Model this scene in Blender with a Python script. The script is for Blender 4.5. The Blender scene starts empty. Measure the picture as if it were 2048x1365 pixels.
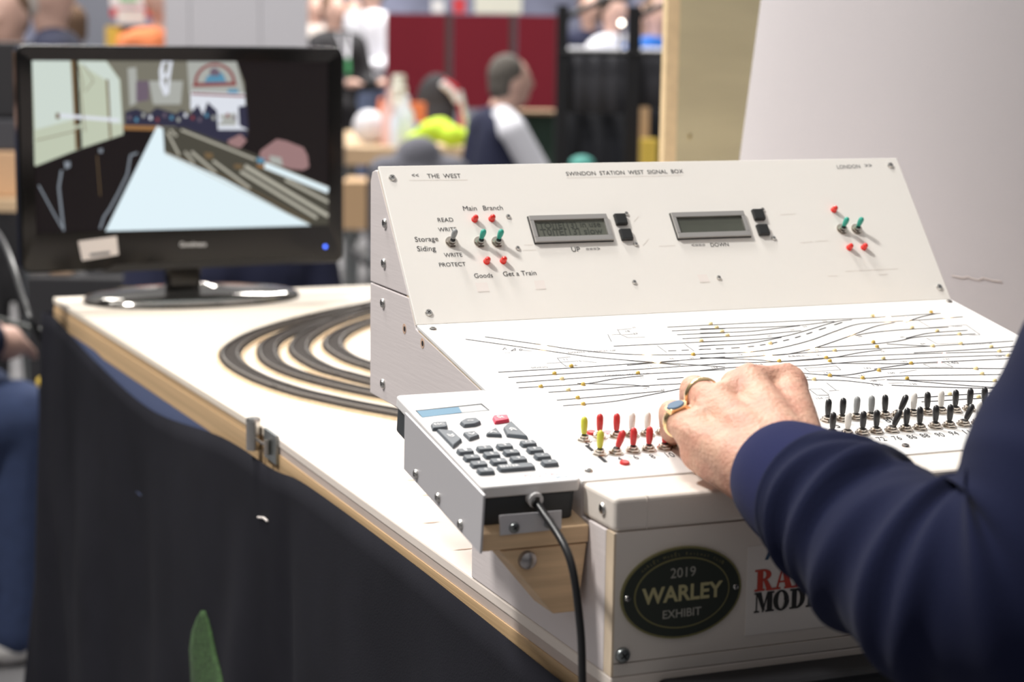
import bpy, math, random
from mathutils import Vector as V, Matrix
random.seed(7)
SC = bpy.context.scene
COL = SC.collection

# ------------------------------------------------------------------ camera
CX, CY, CZ = -0.52651, -1.13961, 0.29567
YAW, PIT, ROL, FPX = -0.39543, 1.40933, 0.01417, 3969.52
ROT = Matrix.Rotation(YAW, 3, 'Z') @ Matrix.Rotation(PIT, 3, 'X') @ Matrix.Rotation(ROL, 3, 'Z')
CAMP = V((CX, CY, CZ))
cd = bpy.data.cameras.new('camera')
cam = bpy.data.objects.new('camera', cd); COL.objects.link(cam)
cam.matrix_world = Matrix.Translation(CAMP) @ ROT.to_4x4()
cd.sensor_width = 36; cd.lens = FPX / 2048 * 36
cd.clip_start = 0.05; cd.clip_end = 200
cd.dof.use_dof = True; cd.dof.focus_distance = 1.50; cd.dof.aperture_fstop = 7.1
SC.camera = cam
# ------------------------------------------------------------------ exposure
SC.view_settings.view_transform = 'Standard'; SC.view_settings.look = 'None'
SC.view_settings.exposure = 0.0; SC.view_settings.gamma = 1.0
SC.view_settings.use_curve_mapping = False
# ------------------------------------------------------------------ world: bright hall roof above, dim hall sides
w = bpy.data.worlds.new('hall_light'); SC.world = w; w.use_nodes = True
nt = w.node_tree; nt.nodes.clear()
tc = nt.nodes.new('ShaderNodeTexCoord'); sx = nt.nodes.new('ShaderNodeSeparateXYZ')
rp = nt.nodes.new('ShaderNodeValToRGB'); bg = nt.nodes.new('ShaderNodeBackground'); wo = nt.nodes.new('ShaderNodeOutputWorld')
nt.links.new(tc.outputs['Generated'], sx.inputs[0]); nt.links.new(sx.outputs['Z'], rp.inputs[0])
rp.color_ramp.elements[0].position = 0.0; rp.color_ramp.elements[0].color = (.13, .125, .13, 1)
rp.color_ramp.elements[1].position = 0.9; rp.color_ramp.elements[1].color = (1.0, .985, .97, 1)
e = rp.color_ramp.elements.new(0.35); e.color = (.42, .415, .42, 1)
nt.links.new(rp.outputs[0], bg.inputs[0]); bg.inputs[1].default_value = 0.60
nt.links.new(bg.outputs[0], wo.inputs[0])

def area(name, loc, target, size, power, col=(1, .97, .93)):
    l = bpy.data.lights.new(name, 'AREA'); l.shape = 'SQUARE'; l.size = size; l.energy = power; l.color = col
    o = bpy.data.objects.new(name, l); COL.objects.link(o); o.location = loc
    d = V(target) - V(loc); o.rotation_euler = d.to_track_quat('-Z', 'Y').to_euler()
    return o
area('hall_lamp_left', (-2.4, .75, 3.9), (0.1, .3, 0), .45, 215)
area('hall_lamp_above', (-.6, 2.6, 4.6), (0.1, .6, 0), .8, 170)
area('hall_lamp_far_left', (0.5, 8, 5.5), (1.5, 8.5, -1), 2.5, 620)
area('hall_lamp_back', (10, 19, 5.7), (11, 28, 1), 3., 1600, (.9, .93, 1))
area('hall_lamp_far_right', (5, 11, 5.5), (5, 11.5, -1), 2.5, 760)

# ------------------------------------------------------------------ helpers
def ray(px, py):
    return ROT @ V(((px - 1024) / FPX, -(py - 682.5) / FPX, -1))
def at(px, py, D):
    return CAMP + ray(px, py) * D
FLOOR = CZ - 1.42
TZ = -0.117                                 # table top

class Frame:
    def __init__(s, O, Vv, U=(1, 0, 0)):
        s.O = V(O); s.U = V(U).normalized(); s.V = V(Vv).normalized(); s.N = s.U.cross(s.V)
    def p(s, u, v, n=0): return s.O + s.U * u + s.V * v + s.N * n
    def px(s, x, y):
        d = ray(x, y); t = ((s.O - CAMP).dot(s.N)) / d.dot(s.N); P = CAMP + d * t - s.O
        return (P.dot(s.U), P.dot(s.V))
    def mat(s, u, v, n=0):
        m = Matrix((s.U, s.V, s.N)).transposed().to_4x4(); m.translation = s.p(u, v, n); return m
A1, A2, L1, L2, WID = .173, .892, .322, .152, .502
HY, HZ = L1 * math.cos(A1), L1 * math.sin(A1)
TY, TZ2 = HY + L2 * math.cos(A2), HZ + L2 * math.sin(A2)
LOW = Frame((0, 0, 0), (0, math.cos(A1), math.sin(A1)))
UPP = Frame((0, HY, HZ), (0, math.cos(A2), math.sin(A2)))
FRO = Frame((0, -.049, 0), (0, 0, 1))
SID = Frame((0, 0, 0), (0, 0, 1), (0, -1, 0))      # left side, u = -y
TAB = Frame((0, 0, TZ), (0, 1, 0))

def smat(name, col, rough=.5, metal=0., emis=None, es=1., noise=0., nscale=40, bump=0., bscale=200, stretch=None, spec=None, trans=0., coat=0., sheen=0., sss=0., col2=None):
    m = bpy.data.materials.new(name); m.use_nodes = True; t = m.node_tree; b = t.nodes['Principled BSDF']
    b.inputs['Base Color'].default_value = (*col, 1); b.inputs['Roughness'].default_value = rough; b.inputs['Metallic'].default_value = metal
    if spec is not None: b.inputs['Specular IOR Level'].default_value = spec
    if trans: b.inputs['Transmission Weight'].default_value = trans
    if coat: b.inputs['Coat Weight'].default_value = coat; b.inputs['Coat Roughness'].default_value = .05
    if sheen: b.inputs['Sheen Weight'].default_value = sheen; b.inputs['Sheen Roughness'].default_value = .4
    if sss:
        b.inputs['Subsurface Weight'].default_value = sss; b.inputs['Subsurface Radius'].default_value = (.012, .004, .002); b.inputs['Subsurface Scale'].default_value = .4
    if emis: b.inputs['Emission Color'].default_value = (*emis, 1); b.inputs['Emission Strength'].default_value = es
    if noise or bump:
        c = t.nodes.new('ShaderNodeTexCoord'); mp = t.nodes.new('ShaderNodeMapping'); t.links.new(c.outputs['Object'], mp.inputs[0])
        if stretch: mp.inputs['Scale'].default_value = stretch
    if noise:
        n = t.nodes.new('ShaderNodeTexNoise'); n.inputs['Scale'].default_value = nscale; n.inputs['Detail'].default_value = 5
        t.links.new(mp.outputs[0], n.inputs['Vector'])
        r = t.nodes.new('ShaderNodeValToRGB'); c2 = col2 or tuple(max(0, k * (1 - noise)) for k in col)
        r.color_ramp.elements[0].position = .35; r.color_ramp.elements[0].color = (*c2, 1)
        r.color_ramp.elements[1].position = .65; r.color_ramp.elements[1].color = (*col, 1)
        t.links.new(n.outputs[0], r.inputs[0]); t.links.new(r.outputs[0], b.inputs['Base Color'])
    if bump:
        n2 = t.nodes.new('ShaderNodeTexNoise'); n2.inputs['Scale'].default_value = bscale; n2.inputs['Detail'].default_value = 4
        t.links.new(mp.outputs[0], n2.inputs['Vector'])
        bp = t.nodes.new('ShaderNodeBump'); bp.inputs['Strength'].default_value = bump; bp.inputs['Distance'].default_value = .002
        t.links.new(n2.outputs[0], bp.inputs['Height']); t.links.new(bp.outputs[0], b.inputs['Normal'])
    return m
M = {}
def mk(name, *a, **k): M[name] = smat(name, *a, **k)
mk('panel_white', (.80, .785, .765), .45, noise=.02, nscale=6)
mk('panel_cream', (.88, .845, .79), .5, noise=.03, nscale=5)
mk('paint_side', (.68, .62, .61), .6, noise=.04, nscale=14, bump=.07, bscale=120, stretch=(1, .2, 3))
mk('paint_front', (.72, .655, .59), .6, noise=.04, nscale=14, bump=.07, bscale=160)
mk('ply_edge', (.74, .60, .44), .7, noise=.25, nscale=60, stretch=(1, 1, .3))
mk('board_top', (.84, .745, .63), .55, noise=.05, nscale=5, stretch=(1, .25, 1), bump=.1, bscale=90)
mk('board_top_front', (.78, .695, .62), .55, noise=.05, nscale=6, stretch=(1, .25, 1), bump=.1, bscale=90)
mk('pine', (.68, .46, .25), .6, noise=.3, nscale=14, stretch=(1, .06, 9), bump=.15, bscale=60)
mk('pine_light', (.72, .50, .30), .6, noise=.22, nscale=30, stretch=(.3, 1, 5), bump=.1, bscale=80)
mk('pine_pink', (.66, .45, .33), .6, noise=.18, nscale=20, stretch=(.3, 1, 3))
mk('edge_paint', (.60, .50, .44), .6, noise=.2, nscale=25, stretch=(1, .15, 3))
mk('cork', (.80, .60, .38), .85, noise=.2, nscale=200)
mk('steel', (.62, .60, .57), .25, 1.)
mk('steel_dark', (.28, .30, .30), .35, .9)
mk('nickel', (.66, .60, .53), .22, 1.)
mk('bolt', (.38, .36, .36), .35, .9)
mk('brass', (.66, .52, .25), .3, 1.)
mk('gold', (.90, .66, .36), .2, 1.)
mk('slot', (.02, .02, .02), .6)
mk('ink', (.035, .035, .04), .8)
mk('ink_grey', (.16, .16, .17), .8)
mk('ink_faint', (.62, .55, .52), .8)
mk('label_edge', (.66, .60, .55), .7)
mk('label_paper', (.86, .79, .74), .6)
mk('lcd_off', (.085, .09, .07), .25, noise=.1, nscale=60)
mk('lcd_on', (.12, .125, .10), .25)
mk('lcd_seg', (.05, .055, .045), .4)
mk('lcd_frame', (.50, .48, .46), .35, .75)
mk('btn_black', (.015, .016, .016), .4)
mk('cap_black', (.018, .018, .02), .35, coat=.3)
mk('cap_white', (.80, .77, .72), .4)
mk('cap_red', (.62, .035, .035), .38, coat=.2)
mk('cap_yellow', (.64, .62, .06), .4)
mk('cap_green', (.03, .36, .27), .45)
mk('cap_grey', (.30, .31, .31), .45)
mk('led_red', (.80, .03, .02), .12, emis=(.8, .02, .01), es=.02, coat=.5)
mk('led_amber', (.62, .42, .08), .15, coat=.5)
mk('led_clear', (.85, .70, .38), .15, coat=.5)
mk('led_lit', (1, .85, .6), .2, emis=(1, .62, .25), es=30)
mk('led_pink', (1, .6, .6), .2, emis=(1, .30, .30), es=3)
mk('key_grey', (.095, .11, .125), .5)
mk('key_red', (.72, .05, .10), .45)
mk('key_mark', (.75, .75, .75), .6)
mk('ctl_white', (.74, .725, .715), .4)
mk('ctl_dark', (.035, .04, .045), .55)
mk('alu', (.60, .585, .60), .42, .35)
mk('lcd_blue', (.20, .32, .42), .7, spec=.1)
mk('lcd_pale', (.52, .53, .54), .7, spec=.1)
mk('plaque_dark', (.028, .034, .026), .35)
mk('plaque_gold', (.25, .23, .10), .4, .3)
mk('plaque_text', (.36, .35, .30), .5)
mk('sticker_red', (.50, .05, .03), .6)
mk('sticker_black', (.02, .02, .02), .6)
mk('sticker_blue', (.05, .09, .16), .6)
mk('sticker', (.76, .71, .66), .5)
mk('cable', (.012, .012, .013), .35)
mk('cloth_black', (.016, .016, .021), 1., noise=.2, nscale=8, bump=.2, bscale=600, spec=.1)
mk('cloth_blue', (.075, .10, .20), .9, bump=.3, bscale=400)
mk('turf', (.035, .085, .022), .95, noise=.5, nscale=150, bump=.8, bscale=300)
mk('rail', (.30, .28, .26), .4, .6)
mk('sleeper', (.075, .062, .055), .8)
mk('monitor', (.006, .006, .006), .1, spec=.35)
mk('monitor_matt', (.014, .014, .014), .35)
mk('skin', (.62, .37, .26), .55, noise=.2, nscale=55, bump=.6, bscale=330, sss=.1, col2=(.55, .27, .19))
mk('skin_far', (.66, .42, .34), .6)
mk('navy', (.009, .0115, .034), 1., sheen=.03, bump=.25, bscale=900, spec=.15)
mk('navy_cuff', (.014, .017, .062), 1., sheen=.03, bump=.25, bscale=900, spec=.15)
mk('navy_far', (.013, .016, .045), .9)
mk('jeans', (.035, .055, .13), .9, noise=.15, nscale=30)
mk('denim_light', (.22, .27, .42), .9)
mk('trainer', (.78, .76, .74), .6)
mk('hair_grey', (.13, .115, .10), .85, noise=.4, nscale=60)
mk('hair_dark', (.05, .035, .025), .85)
mk('hair_brown', (.17, .10, .06), .85)
mk('white_shirt', (.80, .80, .86), .85)
mk('beige_shirt', (.58, .52, .48), .85)
mk('black_coat', (.028, .027, .03), .85)
mk('brown_coat', (.20, .13, .08), .9)
mk('orange_coat', (.85, .26, .10), .8)
mk('red_shirt', (.62, .05, .06), .8)
mk('blue_shirt', (.02, .16, .60), .8)
mk('green_band', (.10, .45, .18), .7)
mk('maroon', (.15, .004, .014), .95, bump=.4, bscale=300)
mk('board_frame', (.05, .03, .03), .6)
mk('dark_green', (.025, .05, .035), .9)
mk('rail_black', (.006, .006, .008), .5)
mk('drape_grey', (.065, .065, .075), .9)
mk('drape_black', (.008, .009, .013), .95)
mk('post_face', (.66, .60, .40), .6, noise=.12, nscale=3, stretch=(1, 1, 6))
mk('post_edge', (.80, .62, .38), .65, noise=.1, nscale=60)
mk('column', (.47, .445, .46), .75, bump=.1, bscale=500)
mk('hall_panel', (.66, .65, .69), .8)
mk('hall_panel_blue', (.20, .21, .25), .8)
mk('hall_wall', (.30, .30, .38), .9, noise=.5, nscale=.8)
mk('floor', (.19, .185, .19), .9, noise=.2, nscale=8)
mk('table_wood', (.62, .45, .28), .5)
mk('cardboard', (.62, .40, .24), .8)
mk('hivis', (.62, .85, .05), .8, emis=(.5, .8, .02), es=.05)
mk('grey_coat', (.14, .14, .165), .95)
mk('bottle_clear', (.72, .78, .86), .15, spec=.6)
mk('bottle_pink', (.80, .52, .48), .3)
mk('cup', (.72, .72, .62), .6)
mk('bag_white', (.80, .80, .84), .6)
mk('pack_orange', (.80, .22, .08), .6)
mk('pack_blue', (.14, .25, .55), .6)
mk('chair_plastic', (.02, .02, .022), .5)
mk('yellow', (.72, .50, .08), .7)
mk('teal', (.10, .38, .33), .7)
mk('tan', (.55, .36, .20), .7)
mk('bulb', (1, .95, .85), .3, emis=(1, .93, .8), es=9)
mk('phone', (.05, .055, .05), .3)
mk('white_gloss', (.8, .8, .8), .3)
mk('led_blue', (.1, .2, 1), .3, emis=(.05, .15, 1), es=3)

class MB:
    def __init__(s): s.v = []; s.f = []; s.m = []; s.mi = 0; s.mats = []
    def use(s, name):
        if name not in s.mats: s.mats.append(name)
        s.mi = s.mats.index(name); return s
    def add(s, vs, fs):
        b = len(s.v); s.v += [V(p) for p in vs]
        for f in fs: s.f.append([b + i for i in f]); s.m.append(s.mi)
        return s
    def hexa(s, b, t):            # two quads (bottom ccw seen from top)
        return s.add(list(b) + list(t), [(3, 2, 1, 0), (4, 5, 6, 7), (0, 1, 5, 4), (1, 2, 6, 5), (2, 3, 7, 6), (3, 0, 4, 7)])
    def box(s, a, b):
        x0, y0, z0 = a; x1, y1, z1 = b
        return s.hexa([(x0, y0, z0), (x1, y0, z0), (x1, y1, z0), (x0, y1, z0)], [(x0, y0, z1), (x1, y0, z1), (x1, y1, z1), (x0, y1, z1)])
    def prism(s, fr, poly, n0, n1, taper=1.):
        k = len(poly); ar = sum(poly[i][0] * poly[(i + 1) % k][1] - poly[(i + 1) % k][0] * poly[i][1] for i in range(k))
        if ar < 0: poly = poly[::-1]
        cu = sum(p[0] for p in poly) / k; cv = sum(p[1] for p in poly) / k
        lo = [fr.p(u, v, n0) for u, v in poly]; hi = [fr.p(cu + (u - cu) * taper, cv + (v - cv) * taper, n1) for u, v in poly]
        return s.add(lo + hi, [tuple(range(k - 1, -1, -1)), tuple(range(k, 2 * k))] + [(i, (i + 1) % k, k + (i + 1) % k, k + i) for i in range(k)])
    def flat(s, fr, poly, n):
        k = len(poly); ar = sum(poly[i][0] * poly[(i + 1) % k][1] - poly[(i + 1) % k][0] * poly[i][1] for i in range(k))
        if ar < 0: poly = poly[::-1]
        return s.add([fr.p(u, v, n) for u, v in poly], [tuple(range(k))])
    def ring_surf(s, rings, cap=True, close=True):
        k = len(rings[0]); vs = [p for r in rings for p in r]; fs = []
        for i in range(len(rings) - 1):
            for j in range(k if close else k - 1):
                a = i * k + j; b = i * k + (j + 1) % k; fs.append((a, b, b + k, a + k))
        if cap: fs.append(tuple(range(k - 1, -1, -1))); fs.append(tuple(range((len(rings) - 1) * k, len(rings) * k)))
        return s.add(vs, fs)
    def tube(s, path, r, seg=10, cap=True):
        path = [V(p) for p in path]; rr = r if isinstance(r, (list, tuple)) else [r] * len(path); rings = []
        up = None
        for i, p in enumerate(path):
            t = (path[min(i + 1, len(path) - 1)] - path[max(i - 1, 0)]).normalized()
            if up is None: up = t.orthogonal().normalized()
            up = (up - t * up.dot(t)).normalized(); q = t.cross(up)
            rings.append([p + (up * math.cos(2 * math.pi * j / seg) + q * math.sin(2 * math.pi * j / seg)) * rr[i] for j in range(seg)])
        return s.ring_surf(rings, cap)
    def lathe(s, mt, prof, seg=16):      # prof (r, z) in the frame mt
        rings = [[mt @ V((r * math.cos(2 * math.pi * j / seg), r * math.sin(2 * math.pi * j / seg), z)) for j in range(seg)] for r, z in prof]
        return s.ring_surf(rings, True)
    def ball(s, c, r, seg=16, rings=10, mt=None):
        r = r if isinstance(r, (tuple, list)) else (r, r, r); c = V(c); R_ = []
        for i in range(rings + 1):
            th = -math.pi / 2 + math.pi * i / rings; th = max(-1.56, min(1.56, th))
            rg = []
            for j in range(seg):
                q = V((r[0] * math.cos(th) * math.cos(2 * math.pi * j / seg), r[1] * math.cos(th) * math.sin(2 * math.pi * j / seg), r[2] * math.sin(th)))
                rg.append(c + (mt @ q if mt else q))
            R_.append(rg)
        return s.ring_surf(R_, True)
    def cap(s, a, b, ra, rb=None, seg=14):      # tapered capsule
        rb = ra if rb is None else rb; a = V(a); b = V(b); s.ball(a, ra, seg, 8); s.ball(b, rb, seg, 8)
        return s.tube([a, b], [ra, rb], seg) if (b - a).length > 1e-5 else s
    def chain(s, pts, rs, seg=14):
        for i in range(len(pts) - 1): s.cap(pts[i], pts[i + 1], rs[i], rs[i + 1], seg)
        return s
    def stroke(s, fr, pts, wd, n, n0=None):
        k = len(pts)
        for i in range(k - 1):
            a = V(pts[i]).to_2d(); b = V(pts[i + 1]).to_2d(); d = (b - a)
            if d.length < 1e-6: continue
            q = V((-d.y, d.x)).normalized() * wd / 2
            s.flat(fr, [tuple(a - q), tuple(b - q), tuple(b + q), tuple(a + q)], n)
        return s
    def build(s, name, parent=None, smooth=False, mat=None, sharp=40):
        if mat: s.mats = [mat]
        me = bpy.data.meshes.new(name); off = OFF.get(parent.name, V((0, 0, 0))) if parent else V((0, 0, 0))
        me.from_pydata([tuple(p - off) for p in s.v], [], s.f)
        for m_ in s.mats or ['white_gloss']: me.materials.append(M[m_])
        if not mat: me.polygons.foreach_set('material_index', s.m)
        if smooth:
            me.polygons.foreach_set('use_smooth', [True] * len(me.polygons))
            me.set_sharp_from_angle(angle=math.radians(sharp))
        me.update()
        o = bpy.data.objects.new(name, me); COL.objects.link(o)
        if parent: o.parent = parent; OFF[o.name] = off
        return o
OFF = {}
def thing(name, label, cat, loc, group=None):
    o = bpy.data.objects.new(name, None); COL.objects.link(o); o.location = loc; o.empty_display_size = .05
    OFF[o.name] = V(loc); return tag(o, label, cat, group)
def tag(o, label, cat, group=None):
    o['label'] = label; o['category'] = cat
    if group: o['group'] = group
    return o
def struct(name, mb, mat, smooth=False):
    o = mb.build(name, None, smooth, mat); o['kind'] = 'structure'; return o
def bevel(o, wd, seg=2):
    m = o.modifiers.new('bevel', 'BEVEL'); m.width = wd; m.segments = seg; m.limit_method = 'ANGLE'; m.angle_limit = math.radians(35); return o
def remesh(mb, name, mat, parent, vox, smooth_it=4):
    tmp = mb.build('tmp', None, False, mat)
    r = tmp.modifiers.new('r', 'REMESH'); r.mode = 'VOXEL'; r.voxel_size = vox
    sm = tmp.modifiers.new('s', 'SMOOTH'); sm.factor = .5; sm.iterations = smooth_it
    dg = bpy.context.evaluated_depsgraph_get(); dg.update()
    me = bpy.data.meshes.new_from_object(tmp.evaluated_get(dg)); bpy.data.objects.remove(tmp)
    me.name = name; me.materials.clear(); me.materials.append(M[mat])
    off = OFF.get(parent.name, V((0, 0, 0))) if parent else V((0, 0, 0))
    for v_ in me.vertices: v_.co -= off
    me.polygons.foreach_set('use_smooth', [True] * len(me.polygons))
    o = bpy.data.objects.new(name, me); COL.objects.link(o)
    if parent: o.parent = parent; OFF[o.name] = off
    return o
_tc = {}
def text_geo(t, bold=0.):
    if (t, bold) in _tc: return _tc[(t, bold)]
    c = bpy.data.curves.new('t', 'FONT'); c.body = t; c.size = 1; c.offset = bold; c.resolution_u = 3
    o = bpy.data.objects.new('t', c); COL.objects.link(o)
    dg = bpy.context.evaluated_depsgraph_get(); dg.update()
    me = bpy.data.meshes.new_from_object(o.evaluated_get(dg))
    vs = [tuple(v_.co) for v_ in me.vertices]; fs = [tuple(p.vertices) for p in me.polygons]
    bpy.data.objects.remove(o); bpy.data.meshes.remove(me)
    x0 = min(v_[0] for v_ in vs); x1 = max(v_[0] for v_ in vs)
    _tc[(t, bold)] = (vs, fs, x0, x1); return _tc[(t, bold)]
def put_text(mb, fr, t, a, b, n=.0003, vs=1., bold=0.):      # a, b: (u,v) of the baseline ends
    v_, f_, x0, x1 = text_geo(t, bold); a = V(a).to_2d(); b = V(b).to_2d(); d = b - a; sc = d.length / (x1 - x0); d.normalize(); q = V((-d.y, d.x))
    out = []
    for p in v_:
        uv = a + d * (p[0] - x0) * sc + q * p[1] * sc * vs; out.append(fr.p(uv.x, uv.y, n))
    return mb.add(out, f_)
def spline(pts, n=8):
    out = []; P = [V(p) for p in pts]; P = [P[0] * 2 - P[1]] + P + [P[-1] * 2 - P[-2]]
    for i in range(1, len(P) - 2):
        a, b, c, d = P[i - 1:i + 3]
        for k in range(n):
            t = k / n; out.append(.5 * ((2 * b) + (c - a) * t + (2 * a - 5 * b + 4 * c - d) * t * t + (3 * b - a - 3 * c + d) * t ** 3))
    out.append(P[-2]); return out
def screw(fr, u, v, parent, r=.0035, n=0., mat='steel', rot=.5):
    mb = MB().use(mat); mt = fr.mat(u, v, n)
    mb.lathe(mt, [(r, 0), (r, r * .15), (r * .8, r * .45), (r * .35, r * .55)], 16)
    mb.use('slot')
    for k in range(2):
        a = rot + k * math.pi / 2; d = V((math.cos(a), math.sin(a), 0)); q = V((-d.y, d.x, 0))
        mb.add([mt @ (d * sx_ * r * .5 + q * sy_ * r * .11 + V((0, 0, r * .57))) for sx_, sy_ in ((-1, -1), (1, -1), (1, 1), (-1, 1))], [(0, 1, 2, 3)])
    return mb.build('screw', parent, True)
# ------------------------------------------------------------------ the hall
fl = MB().box((-12, -6, FLOOR - .1), (26, 34, FLOOR)); struct('floor', fl, 'floor')
wl = MB().box((-12, 30, FLOOR), (26, 30.3, FLOOR + 6)); struct('wall_back', wl, 'hall_wall')

# ------------------------------------------------------------------ layout boards (the table)
SEAM = .765; FARY = 1.768; RX = 1.55
def layout_board(y0, y1, mat, label, front=False, skew=0.):
    t = thing('layout_board', label, 'table', (.6, (y0 + y1) / 2, FLOOR))
    def bb(x0, ya, z0, x1, yb, z1, sk1=True):
        s_ = lambda x, y: x + skew * (y - y0) / (y1 - y0)
        return MB().hexa([(s_(x0, ya), ya, z0), (x1 if not sk1 else s_(x1, ya), ya, z0), (x1 if not sk1 else s_(x1, yb), yb, z0), (s_(x0, yb), yb, z0)], [(s_(x0, ya), ya, z1), (x1 if not sk1 else s_(x1, ya), ya, z1), (x1 if not sk1 else s_(x1, yb), yb, z1), (s_(x0, yb), yb, z1)])
    o = bb(0, y0, TZ - .009, RX, y1, TZ, False).build('plywood_top', t, mat=mat); bevel(o, .0015)
    bb(.001, y0 + .002, TZ - .016, .004, y1 - .002, TZ - .0092).build('painted_edge', t, mat='edge_paint' if front else 'pine')
    bb(.0, y0 + .001, TZ - .062, .02, y1 - .001, TZ - .0162).build('side_rail', t, mat='pine')
    MB().box((.02, y0, TZ - .062), (RX, y0 + .018, TZ - .0092)).build('cross_rail', t, mat='pine')
    MB().box((.02, y1 - .018, TZ - .062), (RX, y1, TZ - .0092)).build('cross_rail', t, mat='pine')
    for x in (.06, RX - .08):
        for y in (y0 + .06, y1 - .1):
            MB().box((x, y, FLOOR), (x + .044, y + .044, TZ - .0095)).build('leg', t, mat='pine')
    return t
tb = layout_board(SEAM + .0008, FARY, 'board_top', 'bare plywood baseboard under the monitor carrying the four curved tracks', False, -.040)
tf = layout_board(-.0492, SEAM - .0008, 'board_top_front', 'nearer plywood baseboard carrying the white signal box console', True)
# splinters where the paint has chipped
for (x, y, l, w_) in ((812, 962, .012, .0035), (842, 992, .016, .004), (870, 1010, .014, .002), (845, 1048, .016, .0016), (905, 1102, .02, .0016), (700, 930, .018, .0008), (690, 937, .012, .0008)):
    u, v_ = TAB.px(x, y); MB().use('pine_pink').flat(TAB, [(u, v_), (u + l * .5, v_ - w_), (u + l, v_ + w_ * .3), (u + l * .45, v_ + w_)], .0003).build('paint_chip', tf)
# latch at the seam
lat = thing('toggle_latch', 'small steel latch clamping the seam between the two plywood boards', 'latch', (-.004, SEAM, TZ - .02))
MB().use('steel_dark').box((-.0035, SEAM - .052, TZ - .026), (-.0003, SEAM - .008, TZ + .003)).build('hook_plate', lat)
o = MB().use('steel').tube([(-.0079, SEAM + .015, TZ - .024), (-.0079, SEAM + .015, TZ + .006)], .0075, 14); o.tube([(-.0079, SEAM + .015, TZ + .006), (-.0079, SEAM + .015, TZ + .009)], [.0078, .007], 14); o.build('barrel', lat, True)
MB().use('nickel').tube([(-.0065, SEAM - .03, TZ - .02), (-.0065, SEAM - .03, TZ - .005)], .003, 8).build('pin', lat, True)
MB().use('steel').tube([(-.005, SEAM - .03, TZ - .012), (-.007, SEAM + .012, TZ - .012)], .0015, 8).build('link', lat, True)
# black strip below the front of the console
o = MB().box((.03, -.085, TZ - .050), (RX, -.0500, TZ - .003)).build('black_front_rail', tf, mat='rail_black'); bevel(o, .006, 3)

# ------------------------------------------------------------------ tracks
def track(pxs, label, close=False):
    pts = [V((*TAB.px(*p), 0)) for p in pxs]
    c = spline(pts, 14)
    # resample
    L = [0]
    for i in range(1, len(c)): L.append(L[-1] + (c[i] - c[i - 1]).length)
    def pos(s_):
        for i in range(1, len(L)):
            if L[i] >= s_:
                k = (s_ - L[i - 1]) / (L[i] - L[i - 1]); return c[i - 1].lerp(c[i], k), (c[i] - c[i - 1]).normalized()
        return c[-1], (c[-1] - c[-2]).normalized()
    n = int(L[-1] / .01); P = [pos(L[-1] * i / n) for i in range(n + 1)]
    t = thing('model_track', label, 'model railway track', (pts[len(pts) // 2].x, pts[len(pts) // 2].y, TZ), 'curved model tracks on the plywood')
    def band(w0, w1, z0, z1, mat, name, wob=0):
        mb = MB(); rings = []
        for k, (p, d) in enumerate(P):
            q = V((-d.y, d.x, 0)); j = wob * math.sin(k * 1.3) * .5
            rings.append([V((p.x, p.y, 0)) + q * a + V((0, 0, z)) for a, z in ((w0 - j, z0), (w1 + j, z0), (w1 + j * .5, z1), (w0 - j * .5, z1))])
        mb.ring_surf(rings); return mb.build(name, t, mat=mat)
    band(-.0168, .0168, TZ, TZ + .0025, 'cork', 'cork_bed', .0008)
    band(-.0118, .0118, TZ + .0026, TZ + .0036, 'sleeper', 'ballast_web')
    mb = MB(); k = 0.; 
    while k < L[-1]:
        p, d = pos(k); q = V((-d.y, d.x, 0)); o_ = V((p.x, p.y, 0))
        def cc(a, b, z): return o_ + d * a + q * b + V((0, 0, z))
        mb.hexa([cc(-.0016, -.0138, TZ + .003), cc(.0016, -.0138, TZ + .003), cc(.0016, .0138, TZ + .003), cc(-.0016, .0138, TZ + .003)],
                [cc(-.0014, -.0136, TZ + .0048), cc(.0014, -.0136, TZ + .0048), cc(.0014, .0136, TZ + .0048), cc(-.0014, .0136, TZ + .0048)]); k += .0058
    mb.build('sleepers', t, mat='sleeper')
    for s_ in (-1, 1): band(s_ * .00865 - .0006, s_ * .00865 + .0006, TZ + .0048, TZ + .0075, 'rail', 'rail')
    mb = MB()
    for f in (.28, .52, .77):
        p, d = pos(L[-1] * f); q = V((-d.y, d.x, 0))
        for s_ in (-1, 1):
            a = V((p.x, p.y, TZ + .0062)) + q * s_ * .00865; mb.tube([a - d * .006, a + d * .006], .0011, 6)
    mb.build('rail_joiner', t, mat='nickel')
    return t
track([(900, 588), (815, 598), (735, 617), (655, 633), (570, 655), (500, 680), (462, 708), (470, 735), (520, 765), (590, 790), (650, 805), (720, 820), (790, 833), (900, 852)], 'outermost of the four curved tracks, sweeping closest to the board edge')
track([(910, 592), (825, 604), (740, 622), (665, 643), (590, 668), (545, 690), (535, 712), (550, 735), (600, 758), (680, 780), (760, 797), (860, 815), (960, 830)], 'second curved track in from the board edge, just inside the outermost one')
track([(900, 604), (820, 614), (745, 628), (672, 650), (625, 672), (600, 695), (605, 718), (650, 745), (700, 760), (745, 772), (830, 792), (930, 810)], 'third curved track in from the board edge, outside the innermost one')
track([(900, 614), (820, 628), (745, 648), (700, 664), (672, 682), (668, 702), (700, 725), (745, 741), (820, 762), (920, 785)], 'innermost and tightest of the four curved tracks beside the console')

# ------------------------------------------------------------------ the console
con = thing('signal_box_console', 'white sloping control console with track diagram, switches and two small displays', 'control panel', (.25, .15, TZ))
XR = WID
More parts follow.
